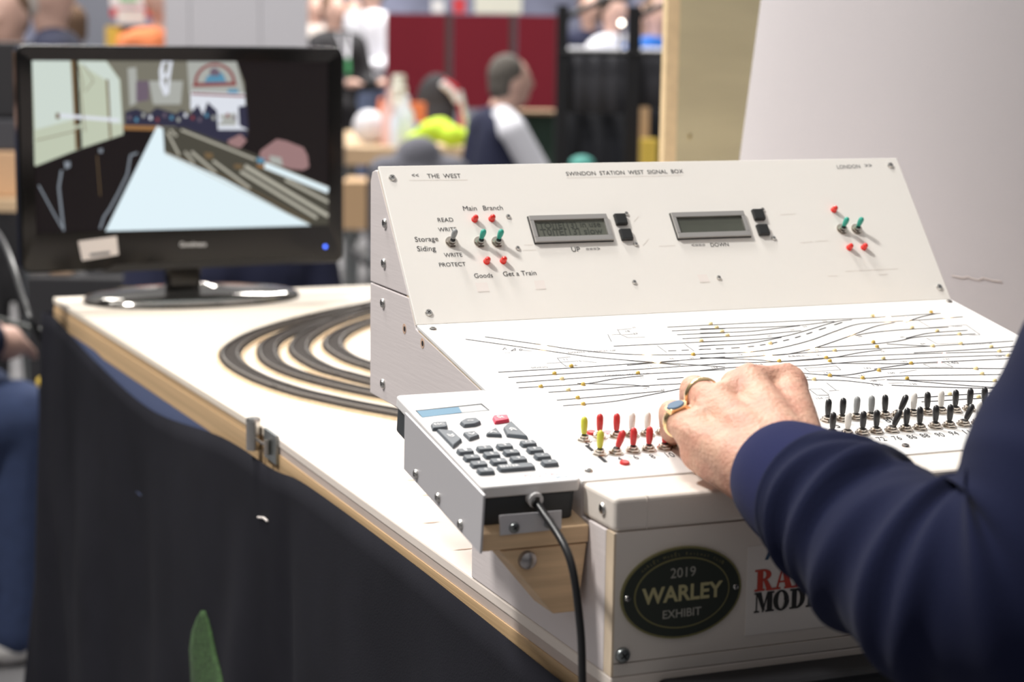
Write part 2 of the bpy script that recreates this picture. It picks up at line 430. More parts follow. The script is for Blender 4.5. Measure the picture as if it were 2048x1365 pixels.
# side cheek: lower piece (with leg) and upper piece, each side
SPL = .075; YB = .433
ys_ = HY + (SPL - HZ) / math.tan(A2)
for x0, x1 in ((0.0, .012), (XR - .012, XR)):
    F_ = Frame((x0, 0, 0), (0, 0, 1), (0, 1, 0)) if True else None     # N = +x
    lo = [(-.037, TZ + .0002), (.194, TZ + .0002), (.194, -.02), (YB, -.02), (YB, SPL - .0006), (ys_ + .004, SPL - .0006), (HY + .003, HZ - .0035), (.0002, -.003), (.0002, -.0232), (-.037, -.0232)]
    o = MB().prism(F_, lo, 0, x1 - x0).build('side_panel', con, mat='paint_side'); bevel(o, .0008)
    up = [(ys_ + .0045, SPL + .0006), (YB, SPL + .0006), (YB, TZ2 - .014), (YB - .004, TZ2 - .006), (YB - .012, TZ2 - .004), (TY + .003, TZ2 - .004)]
    o = MB().prism(F_, up, 0, x1 - x0).build('side_panel', con, mat='paint_side'); bevel(o, .0008)
# panels
o = MB().prism(UPP, [(0, .0), (XR, .0), (XR, L2), (0, L2)], -.003, 0).build('upper_panel', con, mat='panel_cream'); bevel(o, .0006)
o = MB().prism(LOW, [(0, 0), (XR, 0), (XR, L1), (0, L1)], -.003, 0).build('lower_panel', con, mat='panel_white'); bevel(o, .0006)
# ply edges under the panels
e_ = MB().use('ply_edge').prism(UPP, [(.0005, .002), (.012, .002), (.012, L2 - .002), (.0005, L2 - .002)], -.0075, -.0032)
e_.prism(LOW, [(.0002, .002), (.012, .002), (.012, L1 - .004), (.0002, L1 - .004)], -.006, -.0032); e_.build('plywood_edge', con)
MB().box((.013, YB - .012, .002), (XR - .013, YB, TZ2 - .012)).build('back_panel', con, mat='paint_side')
MB().box((.013, .0, -.02), (XR - .013, YB, -.014)).build('underside', con, mat='paint_side')
# front: top rail, ply board, exposed edge, bottom lip
o = MB().box((0, -.049, -.0225), (XR, -.0005, -.0005)).build('front_rail', con, mat='paint_front'); bevel(o, .003, 3)
o = MB().box((0, -.049, TZ + .0002), (.0015, -.0377, -.0230)).build('plywood_edge', con, mat='ply_edge')
o = MB().box((.0015, -.049, TZ + .0090), (XR, -.0375, -.0228)).build('front_board', con, mat='paint_front')
o = MB().box((.0015, -.0495, TZ + .0004), (XR, -.0375, TZ + .0082)).build('bottom_lip', con, mat='paint_front')
# left/right blocks of the top rail (end grain)
g = MB().use('label_edge').box((.0225, -.0493, -.0222), (.0229, -.003, -.0002)); g.build('joint_line', con)
# screws and plug holes on the left side
def side_uv(x, y): return SID.px(x, y)
for p in ((771, 447), (769, 527), (767, 607), (767, 768)): screw(SID, *side_uv(*p), con, .0042, .0001, 'steel', 1.2)
screw(SID, *side_uv(1207, 1018), con, .004, .0001, 'steel', .3)
for p in ((809, 658), (845, 687)):
    u, v_ = side_uv(*p); mb = MB().use('pine_pink'); mb.lathe(SID.mat(u, v_, .00005), [(.0042, 0), (.0042, .0002)], 16); mb.use('slot').lathe(SID.mat(u + .0008, v_, .0001), [(.0022, 0), (.0022, .0003)], 12)
    mb.build('plug_hole', con)
screw(FRO, *FRO.px(1245, 1311), con, .0052, .0001, 'steel_dark', .6)
# printed lettering and loose label edges on the upper panel
tx = MB().use('ink')
def T(fr, t, a, b, mat='ink', vs=1., bold=0., n=.0003, mb=None):
    m1 = MB().use(mat); put_text(m1, fr, t, fr.px(*a), fr.px(*b), n, vs, bold); m1.build('lettering', con)
for t, a, b in (('<<', (824, 355), (838, 355)), ('THE  WEST', (855, 356.5), (922, 356)), ('SWINDON  STATION  WEST  SIGNAL  BOX', (1133, 352), (1367, 346.5)),
                ('Main', (927, 422), (954, 421.3)), ('Branch', (967, 421), (1006, 420)), ('READ', (876, 444.5), (907, 443.7)), ('WRITE', (877, 463.5), (914, 462.7)),
                ('Storage', (830.5, 484), (877, 482.5)), ('Siding', (835, 503), (872, 502)), ('WRITE', (889, 514.5), (925, 513.4)), ('PROTECT', (879, 534), (932, 532.4)),
                ('Goods', (949, 556.5), (986, 555.2)), ('Get a Train', (1007, 553), (1073, 550.5)), ('UP', (1144, 504), (1161, 503.6)), ('DOWN', (1422, 494), (1458, 493))):
    T(UPP, t, a, b)
T(UPP, '===>', (1173, 503), (1201, 502), 'ink_grey'); T(UPP, '<===', (1384, 495), (1411, 494.4), 'ink_grey')
T(UPP, 'LONDON', (1675, 338), (1721, 336.4), 'ink_grey'); T(UPP, '>>', (1731, 336), (1745, 335.4), 'ink_grey')
def S(fr, pts, wd=.0003, mat='label_edge', n=.00025, mb=None):
    mb = mb or tx; mb.use(mat); mb.stroke(fr, [fr.px(*p) for p in pts], wd, n)
for l in (((818, 361), (935, 360)), ((1560, 430), (1592, 428)), ((956, 585), (979, 584)), ((1071, 579.5), (1093, 579)), ((1400, 566), (1420, 565)), ((1318, 493), (1350, 491)), ((1048, 490.5), (1066, 490)), ((1045, 501), (1072, 500.5)),
          ((1690, 543), (1796, 538)), ((1655, 553), (1675, 552)), ((1600, 486), (1625, 484)), ((1630, 483), (1656, 482)), ((1758, 550), (1775, 549)), ((1267, 444), (1277, 433)), ((1285, 492), (1297, 478)), ((1133, 356), (1366, 351))):
    m1 = MB(); S(UPP, l, mb=m1); m1.build('label_edge', con)
for q in (((950, 566), (974, 565), (979, 583), (955, 584)), ((1068, 562), (1088, 561), (1092, 578), (1072, 579)), ((1394, 550), (1413, 549), (1420, 564), (1400, 565))): MB().use('label_paper').flat(UPP, [UPP.px(*p) for p in q], .0001).build('paper_label', con)

# displays
def lcd(tl, tr, br, bl, lines):
    uv = [UPP.px(*p) for p in (tl, tr, br, bl)]
    u0 = (uv[0][0] + uv[3][0]) / 2; u1 = (uv[1][0] + uv[2][0]) / 2; v1 = (uv[0][1] + uv[1][1]) / 2; v0 = (uv[2][1] + uv[3][1]) / 2
    fr = MB().use('lcd_frame'); th = .0032; b = .0035; bt = .0048
    for (a0, c0, a1, c1) in ((u0, v0, u1, v0 + bt), (u0, v1 - bt, u1, v1), (u0, v0 + bt, u0 + b, v1 - bt), (u1 - b, v0 + bt, u1, v1 - bt)):
        fr.prism(UPP, [(a0, c0), (a1, c0), (a1, c1), (a0, c1)], 0, th)
    fr.use('slot')
    for (a0, c0, a1, c1) in ((u0 - .0006, v0 - .0006, u1 + .0006, v0), (u0 - .0006, v1, u1 + .0006, v1 + .0006), (u0 - .0006, v0, u0, v1), (u1, v0, u1 + .0006, v1)):
        fr.prism(UPP, [(a0, c0), (a1, c0), (a1, c1), (a0, c1)], 0, .0012)
    o = fr.build('display', con); bevel(o, .0006, 2)
    sc = MB().use('lcd_on' if lines else 'lcd_off').prism(UPP, [(u0 + b, v0 + bt), (u1 - b, v0 + bt), (u1 - b, v1 - bt), (u0 + b, v1 - bt)], 0, .0012)
    if lines:
        sc.use('lcd_seg'); H = (v1 - v0 - 2 * bt)
        for i, s_ in enumerate(lines): put_text(sc, UPP, s_, (u0 + b + .004, v0 + bt + H * (.56 - .42 * i)), (u1 - b - .004, v0 + bt + H * (.56 - .42 * i)), .0014, 1.)
    sc.build('screen', o)
lcd((1056, 436), (1211, 430.5), (1224, 482), (1069, 489), ['TO[[E[13] in use', 'T0[[E[13] slow'])
lcd((1339, 430), (1484, 424), (1500, 474), (1356, 480), None)
for c in ((1240, 441), (1251, 471.5), (1515.5, 431.5), (1524.5, 462)):
    u, v_ = UPP.px(*c); o = MB().prism(UPP, [(u - .0056, v_ - .0056), (u + .0056, v_ - .0056), (u + .0056, v_ + .0056), (u - .0056, v_ + .0056)], 0, .0035, .93).build('push_button', con, mat='btn_black'); bevel(o, .0008)
for p in ((784, 356), (857, 626), (1780, 331), (1878, 575)): screw(UPP, *UPP.px(*p), con, .0032, 0, 'steel', .7)
for p in ((1016, 433.5), (1035, 497), (1252, 428), (1271, 489), (1268, 565), (1524.5, 420), (1547, 477), (1437, 556)): screw(UPP, *UPP.px(*p), con, .0021, .0004, 'steel', .2)
for p in ((866, 659), (1177, 943), (1811, 893), (1898, 604)): screw(LOW, *LOW.px(*p), con, .0030, 0, 'steel', .4)
# LEDs
def dome_mesh(name, r, h, mat, collar=True):
    mb = MB().use(mat); I = Matrix.Identity(4); pr = [(r, 0), (r, h * .55)] + [(r * math.cos(a), h * .55 + h * .45 * math.sin(a)) for a in (.4, .8, 1.2, 1.5)]
    if collar: pr = [(r * 1.15, 0), (r * 1.15, h * .12), (r, h * .13)] + pr[1:]
    mb.lathe(I, pr, 14); o = mb.build(name, None, True); me = o.data; bpy.data.objects.remove(o); return me
ME = {k: dome_mesh('lamp_' + k, r, h, 'led_' + k) for k, r, h in (('red', .0025, .0062), ('amber', .0016, .0022), ('clear', .0017, .0022), ('lit', .0021, .0028), ('pink', .0013, .0012))}
def inst(name, me, parent, fr, uv, n=0, rot=None):
    o = bpy.data.objects.new(name, me); COL.objects.link(o); o.parent = parent
    m = fr.mat(uv[0], uv[1], n); m.translation -= OFF[parent.name]
    o.matrix_local = m @ rot if rot else m; return o
for p in ((949, 440), (983, 439), (973, 524), (1006, 523), (1667, 421), (1698, 496.5), (1727, 496)): inst('red_lamp', ME['red'], con, UPP, UPP.px(*p))
# toggle switches: nut + washer + bush, and a coloured lever
def nut_mesh():
    mb = MB().use('nickel'); I = Matrix.Identity(4)
    mb.lathe(I, [(.0054, 0), (.0054, .0007)], 24); mb.lathe(Matrix.Translation((0, 0, .0007)), [(.0048, 0), (.0048, .0016)], 6)
    mb.lathe(Matrix.Translation((0, 0, .0023)), [(.0031, 0), (.0031, .0014), (.0020, .0016)], 18); mb.use('slot').lathe(Matrix.Translation((0, 0, .0036)), [(.0022, 0), (.0022, .0004)], 12)
    o = mb.build('nut', None, True, sharp=30); me = o.data; bpy.data.objects.remove(o); return me
def lever_mesh(mat, L=.0122):
    mb = MB().use('nickel'); I = Matrix.Identity(4); mb.lathe(I, [(.0008, .002), (.0011, .0055)], 10)
    z = .0045; mb.use(mat).lathe(I, [(.0016, z), (.0020, z + .0012), (.0024, z + L * .45), (.0024, z + L * .78), (.0018, z + L * .93), (.0006, z + L)], 14)
    o = mb.build('lever', None, True); me = o.data; bpy.data.objects.remove(o); return me
NUT = nut_mesh(); LEV = {k: lever_mesh('cap_' + k) for k in ('black', 'white', 'red', 'yellow', 'green', 'grey')}; LEVS = {k: lever_mesh('cap_' + k, .009) for k in ('green', 'grey')}
def toggle(fr, px_, col, ax=(0, 0), short=False, hid=False):
    s_ = inst('toggle_switch', NUT, con, fr, fr.px(*px_) if not hid else px_)
    l = bpy.data.objects.new('lever', (LEVS if short else LEV)[col]); COL.objects.link(l); l.parent = s_
    l.rotation_euler = (ax[0], ax[1], 0); return s_
B_, W_, R_, Y_, G_ = 'black', 'white', 'red', 'yellow', 'grey'
for x, y, c in ((1167.7, 881, Y_), (1199, 875, R_), (1232.6, 874, R_), (1263, 872, W_), (1294, 870.5, W_), (1325, 868, R_)): toggle(LOW, (x, y), c, (-.12, -.02))
for x, y, c, b in ((1199, 909, Y_, 0), (1231, 907, R_, .32), (1265.4, 903, R_, 0), (1297.3, 901, R_, 0), (1328.5, 898, R_, 0), (1358, 896, B_, .3)): toggle(LOW, (x, y), c, (-.10, b))
for (x, y, c, b) in ((1654.7, 843, B_, 0), (1683.9, 841, B_, 0), (1711.7, 838, G_, 0), (1741.8, 836, G_, -.03), (1769.6, 834, B_, -.06), (1796, 832, B_, .4), (1825.6, 830, W_, 0), (1854, 828, B_, -.05), (1881.6, 825, W_, -.06), (1910, 823.5, B_, -.04), (1938, 820.5, B_, 0), (1968, 817.5, B_, -.05), (1993, 814, B_, -.05), (2022, 812, B_, 0)): toggle(LOW, (x, y), c, (-.12, b))
for (x, y, c, b) in ((1664, 870.5, B_, 0), (1694.3, 870.5, W_, 0), (1724.4, 868, B_, 0), (1752, 865.4, B_, -.03), (1783, 863, B_, .4), (1811.4, 861, B_, 0), (1839, 858.5, B_, -.05), (1870, 855.3, B_, -.02), (1898, 853.7, B_, 0), (1927, 850.6, B_, .42), (1956, 848.4, W_, 0)): toggle(LOW, (x, y), c, (-.12, b))
for (x, y) in ((1395, 892), (1425, 889), (1600, 850), (1570, 852)): toggle(LOW, (x, y), B_, (-.12, 0))
for x, y, c in ((960, 485, 'green'), (995, 485, 'green'), (903, 485, 'grey'), (1684, 459, 'green'), (1713, 459, 'green')): toggle(UPP, (x, y), c, (-.30, .05), True)
# red stick-on dots
d_ = MB().use('cap_red')
for x, y in ((1183, 868), (1249, 928)):
    u, v_ = LOW.px(x, y); d_.lathe(LOW.mat(u, v_, 0), [(.0034, 0), (.0034, .0012), (.003, .0018)], 18)
d_.use('led_pink'); M['dot_pink'] = smat('dot_pink', (.85, .35, .38), .5); d_.use('dot_pink')
u, v_ = LOW.px(1217, 866); d_.lathe(LOW.mat(u, v_, 0), [(.0036, 0), (.0036, .0006)], 18); d_.build('marker_dot', con, True)

# track diagram
dg_ = MB().use('ink')
def c7(p): return (840 + p[0] / 3.357, 580 + p[1] / 3.357)
def c8(p): return (1400 + p[0] / 3.16, 580 + p[1] / 3.16)
LW = .00105
def line(cf, pts, wd=LW, mat='ink', sm=True):
    uv = [V((*LOW.px(*cf(p)), 0)) for p in pts]
    if sm and len(uv) > 2: uv = spline(uv, 6)
    dg_.use(mat); dg_.stroke(LOW, [(p.x, p.y) for p in uv], wd, .00025)
for l in (((437, 317), (800, 368), (1000, 398), (1250, 425), (1520, 438), (1830, 436), (2048, 425)), ((305, 333), (800, 403), (1130, 450), (1400, 475), (1600, 490), (1880, 508), (2048, 520)),
          ((525, 555), (1000, 527), (1400, 500), (1740, 476), (2048, 452)), ((592, 590), (900, 570), (1400, 540), (1800, 512), (2048, 497)), ((645, 625), (950, 603), (1350, 575), (2048, 537)),
          ((660, 660), (1090, 635), (1300, 600), (1500, 578)), ((1055, 630), (1400, 640), (1540, 653)), ((862, 690), (1250, 665), (1400, 652), (1755, 632)), ((918, 743), (1250, 715), (1640, 680)),
          ((960, 780), (1250, 757), (1450, 725), (1755, 665)), ((1590, 603), (1770, 590)), ((1660, 252), (2048, 233)), ((1690, 277), (2048, 262)), ((1725, 303), (2048, 290)), ((1762, 330), (2040, 316)),
          ((1300, 380), (2048, 345)), ((1870, 380), (2048, 370)), ((1390, 508), (1735, 478)), ((1390, 475), (1750, 508))): line(c7, l)
for a in (((1665, 412), (1720, 410)), ((1755, 408), (1805, 405)), ((1870, 403), (1925, 400)), ((1985, 398), (2040, 395))): line(c7, a)
for l in (((0, 227), (300, 212), (800, 190), (1070, 178), (1520, 150)), ((0, 248), (300, 240), (600, 228), (850, 200)), ((0, 275), (300, 265), (500, 243), (630, 228)), ((0, 303), (300, 290), (640, 260)),
          ((0, 330), (300, 318), (500, 300), (650, 265), (850, 205), (960, 190)), ((0, 355), (300, 340), (515, 302)), ((0, 408), (300, 395), (500, 370), (700, 320), (850, 265), (1000, 218), (1200, 203), (1420, 190), (1660, 172)),
          ((0, 432), (200, 430), (400, 418), (550, 408), (720, 370), (950, 292), (1100, 235), (1230, 207)), ((0, 430), (200, 437), (400, 447), (500, 455), (800, 435), (1000, 400), (1150, 380)),
          ((0, 478), (200, 465), (500, 455), (900, 425), (1500, 402), (2010, 390)), ((0, 512), (250, 490), (650, 482), (1000, 455), (1450, 430), (2010, 412)), ((740, 367), (900, 358), (1100, 343), (1250, 325), (1400, 297), (1740, 280)),
          ((980, 290), (1100, 270), (1300, 252), (1570, 237)), ((1300, 308), (1450, 275), (1690, 257)), ((450, 415), (800, 390), (1200, 370), (1460, 357), (1980, 325)), ((1180, 343), (1300, 350), (1460, 357)),
          ((830, 465), (1100, 467), (1300, 467), (1980, 435)), ((1100, 503), (1200, 488), (1350, 467)), ((1350, 400), (1700, 380), (2048, 355)), ((780, 538), (930, 540), (1150, 505), (1400, 497), (1960, 500)),
          ((630, 527), (850, 545), (1040, 560), (1300, 545), (1900, 537)), ((660, 570), (900, 575), (1130, 600)), ((1180, 570), (1900, 583)), ((1320, 575), (1600, 600), (1900, 622)), ((1210, 605), (1550, 618), (1900, 625)),
          ((1360, 685), (1600, 668), (1890, 650)), ((1400, 710), (1890, 680)), ((1300, 205), (1400, 172), (1500, 150))): line(c8, l, LW * (1.25 if l[0][0] > 700 else 1.1))
da = spline([V((*p, 0)) for p in ((0, 378), (100, 375), (300, 362), (450, 340), (600, 305), (750, 255), (950, 190))], 4)
for i in range(0, len(da) - 1, 2): line(c8, ((da[i].x, da[i].y), (da[i + 1].x, da[i + 1].y)), LW * 1.3)
TH = .00055
for cf, l in ((c8, ((660, 497), (860, 483), (890, 507), (690, 520), (660, 497))), (c8, ((1410, 470), (1540, 462), (1600, 490), (1455, 491), (1410, 470))), (c8, ((1380, 195), (1455, 240), (1680, 222), (1770, 285), (1700, 290))), (c8, ((1430, 305), (1500, 345), (1640, 338))),
              (c8, ((690, 630), (765, 627), (815, 665), (740, 668), (690, 630))), (c8, ((800, 590), (860, 637), (880, 637))), (c8, ((815, 640), (860, 637))), (c8, ((750, 670), (810, 668), (818, 683), (790, 685))), (c8, ((560, 425), (660, 420), (700, 425))), (c8, ((1080, 575), (1170, 568))), (c8, ((1260, 527), (1370, 507))), (c8, ((1190, 592), (1290, 590))),
              (c7, ((1260, 300), (1285, 350))), (c7, ((1325, 268), (1345, 300), (1395, 323), (1510, 318))), (c7, ((1330, 270), (1420, 262))), (c7, ((1345, 300), (1285, 303))), (c7, ((1360, 303), (1455, 298))), (c7, ((555, 405), (570, 390), (580, 404))), (c7, ((610, 412), (640, 395), (640, 408), (612, 412))), (c7, ((665, 405), (675, 398), (688, 404), (676, 410), (665, 405))),
              (c7, ((690, 407), (750, 413))), (c7, ((920, 458), (945, 490), (980, 515), (1060, 510))), (c7, ((850, 495), (940, 490))), (c7, ((925, 460), (1010, 452))), (c7, ((945, 488), (1050, 480))), (c7, ((1090, 480), (1185, 490))), (c7, ((1590, 375), (1655, 422))), (c7, ((1775, 365), (1840, 413)))): line(cf, l, TH, 'ink_grey', False)
def n_(cf, t, x, y, wd=24, mat='ink_grey'): put_text(dg_.use(mat), LOW, t, LOW.px(*cf((x, y))), LOW.px(*cf((x + wd, y - wd * .05))), .00025, 1.)
for t, x, y, w2 in (('12', 1535, 518, 26), ('27', 1480, 596, 26), ('29', 1500, 668, 26), ('24', 1618, 676, 26), ('70', 1535, 455, 26), ('69', 1815, 465, 28), ('66', 1680, 468, 28), ('117', 1962, 528, 40), ('DOWN  BRANCH  UP', 1000, 428, 320), ('DOWN  MAIN  UP', 1250, 583, 300), ('SIDING', 750, 530, 110), ('112', 575, 428, 30), ('18', 1385, 285, 28), ('12', 1440, 298, 26), ('20', 1425, 258, 26), ('15', 1060, 485, 26), ('11', 970, 475, 24), ('14', 1030, 512, 24)): n_(c7, t, x, y, w2)
for t, x, y, w2 in (('52', 780, 203, 26), ('53', 655, 238, 26), ('54', 575, 258, 26), ('50', 430, 298, 26), ('74', 245, 417, 28), ('70', 400, 413, 28), ('78', 1145, 396, 26), ('143', 790, 532, 40), ('142', 1045, 502, 40), ('141', 1010, 548, 34), ('145', 1275, 460, 36), ('136', 1335, 602, 40), ('144', 650, 560, 40), ('160', 1195, 532, 40), ('158', 1080, 582, 40), ('154', 740, 692, 40), ('25', 725, 386, 28), ('118', 360, 478, 40), ('117', 80, 498, 40), ('YARD', 1600, 236, 60), ('40', 1270, 305, 28), ('84', 1400, 348, 30), ('91', 745, 420, 24), ('28', 1000, 300, 28), ('DOWN MAIN UP', 1660, 352, 190), ('UP LOOP', 1880, 428, 130), ('156', 1100, 610, 60), ('A B M 2', 560, 425, 100), ('137', 1545, 445, 40), ('140', 1580, 470, 60)): n_(c8, t, x, y, w2)
for t, x, y in (('70', 1731, 885), ('72', 1759, 883), ('76', 1790, 881), ('86', 1820, 878.5), ('88', 1846, 876), ('90', 1876, 874.5), ('94', 1904, 871.5), ('116', 1933, 869), ('10', 1336, 915.5), ('8', 1305, 918), ('6', 1272, 920), ('4', 1240, 923), ('1', 1208, 926), ('3', 1174, 893), ('81', 1775, 846), ('5', 1675, 857)):
    put_text(dg_.use('ink'), LOW, t, LOW.px(x, y), LOW.px(x + 8 * len(t), y - .7), .00025, 1.5)
dg_.build('track_diagram', con)
for i, p in enumerate(((1015, 517), (902, 567), (952, 602), (810, 654), (1095, 640), (995, 677), (1058, 730), (1095, 772), (1463, 564), (1833, 439))): inst('amber_lamp', ME['clear' if i in (2, 5) else 'amber'], con, LOW, LOW.px(*c7(p)))
for i, p in enumerate(((67, 219), (105, 242), (140, 268), (173, 292), (8, 327), (443, 342), (850, 387), (1090, 169), (1460, 145), (1340, 244), (1498, 264), (1638, 284), (1647, 344), (1095, 335), (1118, 364), (1470, 360), (1840, 364), (1890, 392), (1947, 420), (797, 434), (820, 454), (500, 455), (1157, 437), (1333, 469), (1130, 514), (1743, 502), (1782, 535), (820, 547), (1027, 562), (720, 570), (1308, 565), (1862, 579), (632, 527), (1578, 664), (1760, 682))):
    inst('amber_lamp', ME['amber' if i in (8, 13, 14, 19, 20, 21, 23, 24, 27, 28, 30, 32) else 'clear'], con, LOW, LOW.px(*c8(p)))
for p in ((1190, 187), (1302, 192), (1560, 172), (945, 277), (300, 387), (435, 417), (705, 370)): inst('lit_lamp', ME['lit'], con, LOW, LOW.px(*c8(p)))
for p in ((1530, 437), (1590, 485), (830, 385)): inst('lit_lamp', ME['lit'], con, LOW, LOW.px(*c7(p)))
for p in ((1545, 407), (1515, 462), (1455, 559)): inst('pink_lamp', ME['pink'], con, LOW, LOW.px(*c8(p)))
for p in ((1228, 400), (1298, 488)): inst('pink_lamp', ME['pink'], con, LOW, LOW.px(*c7(p)))
# plaque
PC = (.0482, -.0655); PA, PB = .0432, .0302
def ell(a, b, k=48): return [(PC[0] + a * math.cos(2 * math.pi * i / k), PC[1] + b * math.sin(2 * math.pi * i / k)) for i in range(k)]
pq = MB().use('plaque_gold').prism(FRO, ell(PA, PB), 0, .0016); pq.use('plaque_dark').prism(FRO, ell(PA - .0014, PB - .0014), .0016, .0018); pq.use('plaque_gold').prism(FRO, ell(PA - .009, PB - .0068), .0018, .0021)
pq.use('plaque_dark').prism(FRO, ell(PA - .0100, PB - .0078), .0021, .0023); po = pq.build('plaque', con)
pt = MB(); pt.use('plaque_text')
put_text(pt, FRO, '2019', (PC[0] - .009, PC[1] + .0105), (PC[0] + .009, PC[1] + .0105), .0026, 1.)
put_text(pt, FRO, 'EXHIBIT', (PC[0] - .0138, PC[1] - .0158), (PC[0] + .0138, PC[1] - .0158), .0026, 1., .01)
M['plaque_bold'] = smat('plaque_bold', (.42, .38, .20), .5); pt.use('plaque_bold'); put_text(pt, FRO, 'WARLEY', (PC[0] - .0290, PC[1] - .0048), (PC[0] + .0290, PC[1] - .0048), .0026, 1., .03)
CWD = {'I': .16, 'W': 1.35, 'M': 1.2, 'L': .75}
def arc_text(t, a0, a1, rr, up=True):
    k = len(t)
    for i, ch in enumerate(t):
        if ch == ' ': continue
        a = a0 + (a1 - a0) * (i + .5) / k; c = V((PC[0] + (PA - rr) * math.cos(a), PC[1] + (PB - rr) * math.sin(a))); d = V((-(PA - rr) * math.sin(a), (PB - rr) * math.cos(a))).normalized() * (1 if a1 > a0 else -1)
        put_text(pt, FRO, ch, tuple(c - d * .0007 * CWD.get(ch, 1)), tuple(c + d * .0007 * CWD.get(ch, 1)), .0022, 1.1 if ch != 'I' else 1.1)
pt.use('plaque_gold'); arc_text('WARLEY MODEL RAILWAY CLUB', 2.45, .70, .0055); arc_text('NEC BIRMINGHAM', -2.15, -1.0, .0072)
pt.build('plaque_lettering', po)
for s_ in (-1, 1): screw(FRO, PC[0] + s_ * (PA - .0045), PC[1], po, .0021, .0018, 'steel', .8)
# magazine sticker
st = MB().use('sticker').prism(FRO, [(.096, -.100), (.215, -.100), (.215, -.040), (.096, -.040)], 0, .0003)
# bold serif capitals from strokes: thick and thin stems with slab serifs
def serif(ch, x, y, h, wd):
    T_ = wd * .36; t_ = wd * .13; s_ = h * .10; st_ = []
    def q(a, b, c, d): st.flat(FRO, [(x + a * wd, y + b * h), (x + c * wd, y + b * h), (x + c * wd, y + d * h), (x + a * wd, y + d * h)], .0006 + .00002 * len(st_)); st_.append(1)
    def poly(pp): st.flat(FRO, [(x + a * wd, y + b * h) for a, b in pp], .0006 + .00002 * len(st_)); st_.append(1)
    def bowl(cx, cy, rx, ry, ix, iy, a0=-math.pi / 2, a1=math.pi / 2, n=12):
        for i in range(n):
            p = a0 + (a1 - a0) * i / n; r_ = a0 + (a1 - a0) * (i + 1) / n
            poly([(cx + rx * math.cos(p), cy + ry * math.sin(p)), (cx + rx * math.cos(r_), cy + ry * math.sin(r_)), (cx + ix * math.cos(r_), cy + iy * math.sin(r_)), (cx + ix * math.cos(p), cy + iy * math.sin(p))])
    S_ = .09
    if ch in 'RIDELP':
        q(.14, 0, .46, 1); q(0, 0, .56, S_); q(0, 1 - S_, .56, 1)
    if ch == 'I': return
    if ch == 'R': bowl(.46, .74, .44, .26, .16, .18); q(.4, .48, .5, .55); poly([(.46, .5), (.68, .5), (1.0, .0), (.68, .0)]); q(.62, 0, 1.08, S_)
    if ch == 'A': poly([(.38, 1), (.62, 1), (1.0, 0), (.64, 0)]); poly([(.38, 1), (.48, 1), (.2, 0), (.08, 0)]); q(.22, .3, .75, .38); q(-.04, 0, .34, S_); q(.55, 0, 1.1, S_)
    if ch == 'L': q(.46, 0, .95, S_); poly([(.95, 0), (.95, .34), (.86, .34), (.80, .09), (.8, 0)])
    if ch == 'E': q(.46, 0, .95, S_); q(.46, 1 - S_, .95, 1); poly([(.95, 0), (.95, .34), (.88, .34), (.76, 0)]); poly([(.95, 1), (.95, .68), (.88, .68), (.76, 1)]); q(.46, .46, .72, .55); q(.68, .34, .76, .68)
    if ch == 'D': bowl(.44, .5, .56, .5, .24, .41)
    if ch == 'O': bowl(.5, .5, .52, .52, .20, .43, 0, 2 * math.pi, 24)
    if ch == 'M': q(.06, 0, .14, 1); q(.70, 0, 1.0, 1); poly([(.06, 1), (.36, 1), (.58, .12), (.46, 0)]); poly([(.40, 0), (.50, 0), (.80, 1), (.70, 1)]); q(-.04, 0, .26, S_); q(.60, 0, 1.1, S_); q(-.04, 1 - S_, .30, 1); q(.72, 1 - S_, 1.1, 1)
    if ch == 'W': poly([(.0, 1), (.26, 1), (.44, 0), (.32, 0)]); poly([(.40, 0), (.46, 0), (.60, 1), (.52, 1)]); poly([(.46, 1), (.70, 1), (.82, 0), (.70, 0)]); poly([(.76, 0), (.82, 0), (1.0, 1), (.94, 1)])
    if ch == 'Y': poly([(.0, 1), (.32, 1), (.62, .45), (.38, .45)]); poly([(.90, 1), (1.0, 1), (.62, .45), (.52, .45)]); q(.38, 0, .66, .5)
st.use('sticker_red'); x = .1012
u0, v0 = FRO.px(1508, 1184)
x = u0
for ch, w2 in zip('RAILWAY', (.0135, .0135, .0075, .0115, .0150, .0135, .0130)): serif(ch, x, v0, .0145, w2); x += w2 + .0012
st.use('sticker_black'); u0, v0 = FRO.px(1508, 1228); x = u0
for ch, w2 in zip('MODELLER', (.0130, .0115, .0115, .0105, .0105, .0105, .0105, .0115)): serif(ch, x, v0 + .0005, .0135, w2); x += w2 + .0008
st.use('sticker_blue'); put_text(st, FRO, 'As seen in', FRO.px(1529, 1119), FRO.px(1700, 1098), .0006, 1., .03)
st.build('sticker', con)
# ------------------------------------------------------------------ hand controller
CN = .004
ctl = thing('hand_controller', 'white handheld train controller with dark grey keys in a cradle beside the console', 'controller', (-.037, .075, -.01))
LO5 = Frame(LOW.p(0, 0, CN), LOW.V)
c0 = [LO5.px(*p) for p in ((966, 986), (1160, 966), (967, 789), (801, 806))]
uL, uR = -.0725, -.0035; vF, vB = -.006, .163
def rr(u0, v0, u1, v1, r, k=5):
    o_ = []
    for cx, cy, a in ((u1 - r, v0 + r, -90), (u1 - r, v1 - r, 0), (u0 + r, v1 - r, 90), (u0 + r, v0 + r, 180)):
        for i in range(k + 1): t = math.radians(a + 90 * i / k); o_.append((cx + r * math.cos(t), cy + r * math.sin(t)))
    return o_
o = MB().prism(LOW, rr(uL, vF, uR, vB, .004), CN - .008, CN).build('top_shell', ctl, True, 'ctl_white'); bevel(o, .0012, 3)
o = MB().prism(LOW, rr(uL + .0025, vF + .002, uR - .0022, vB + .004, .005), -.024, CN - .0082).build('bottom_shell', ctl, True, 'ctl_dark'); bevel(o, .0015, 2)
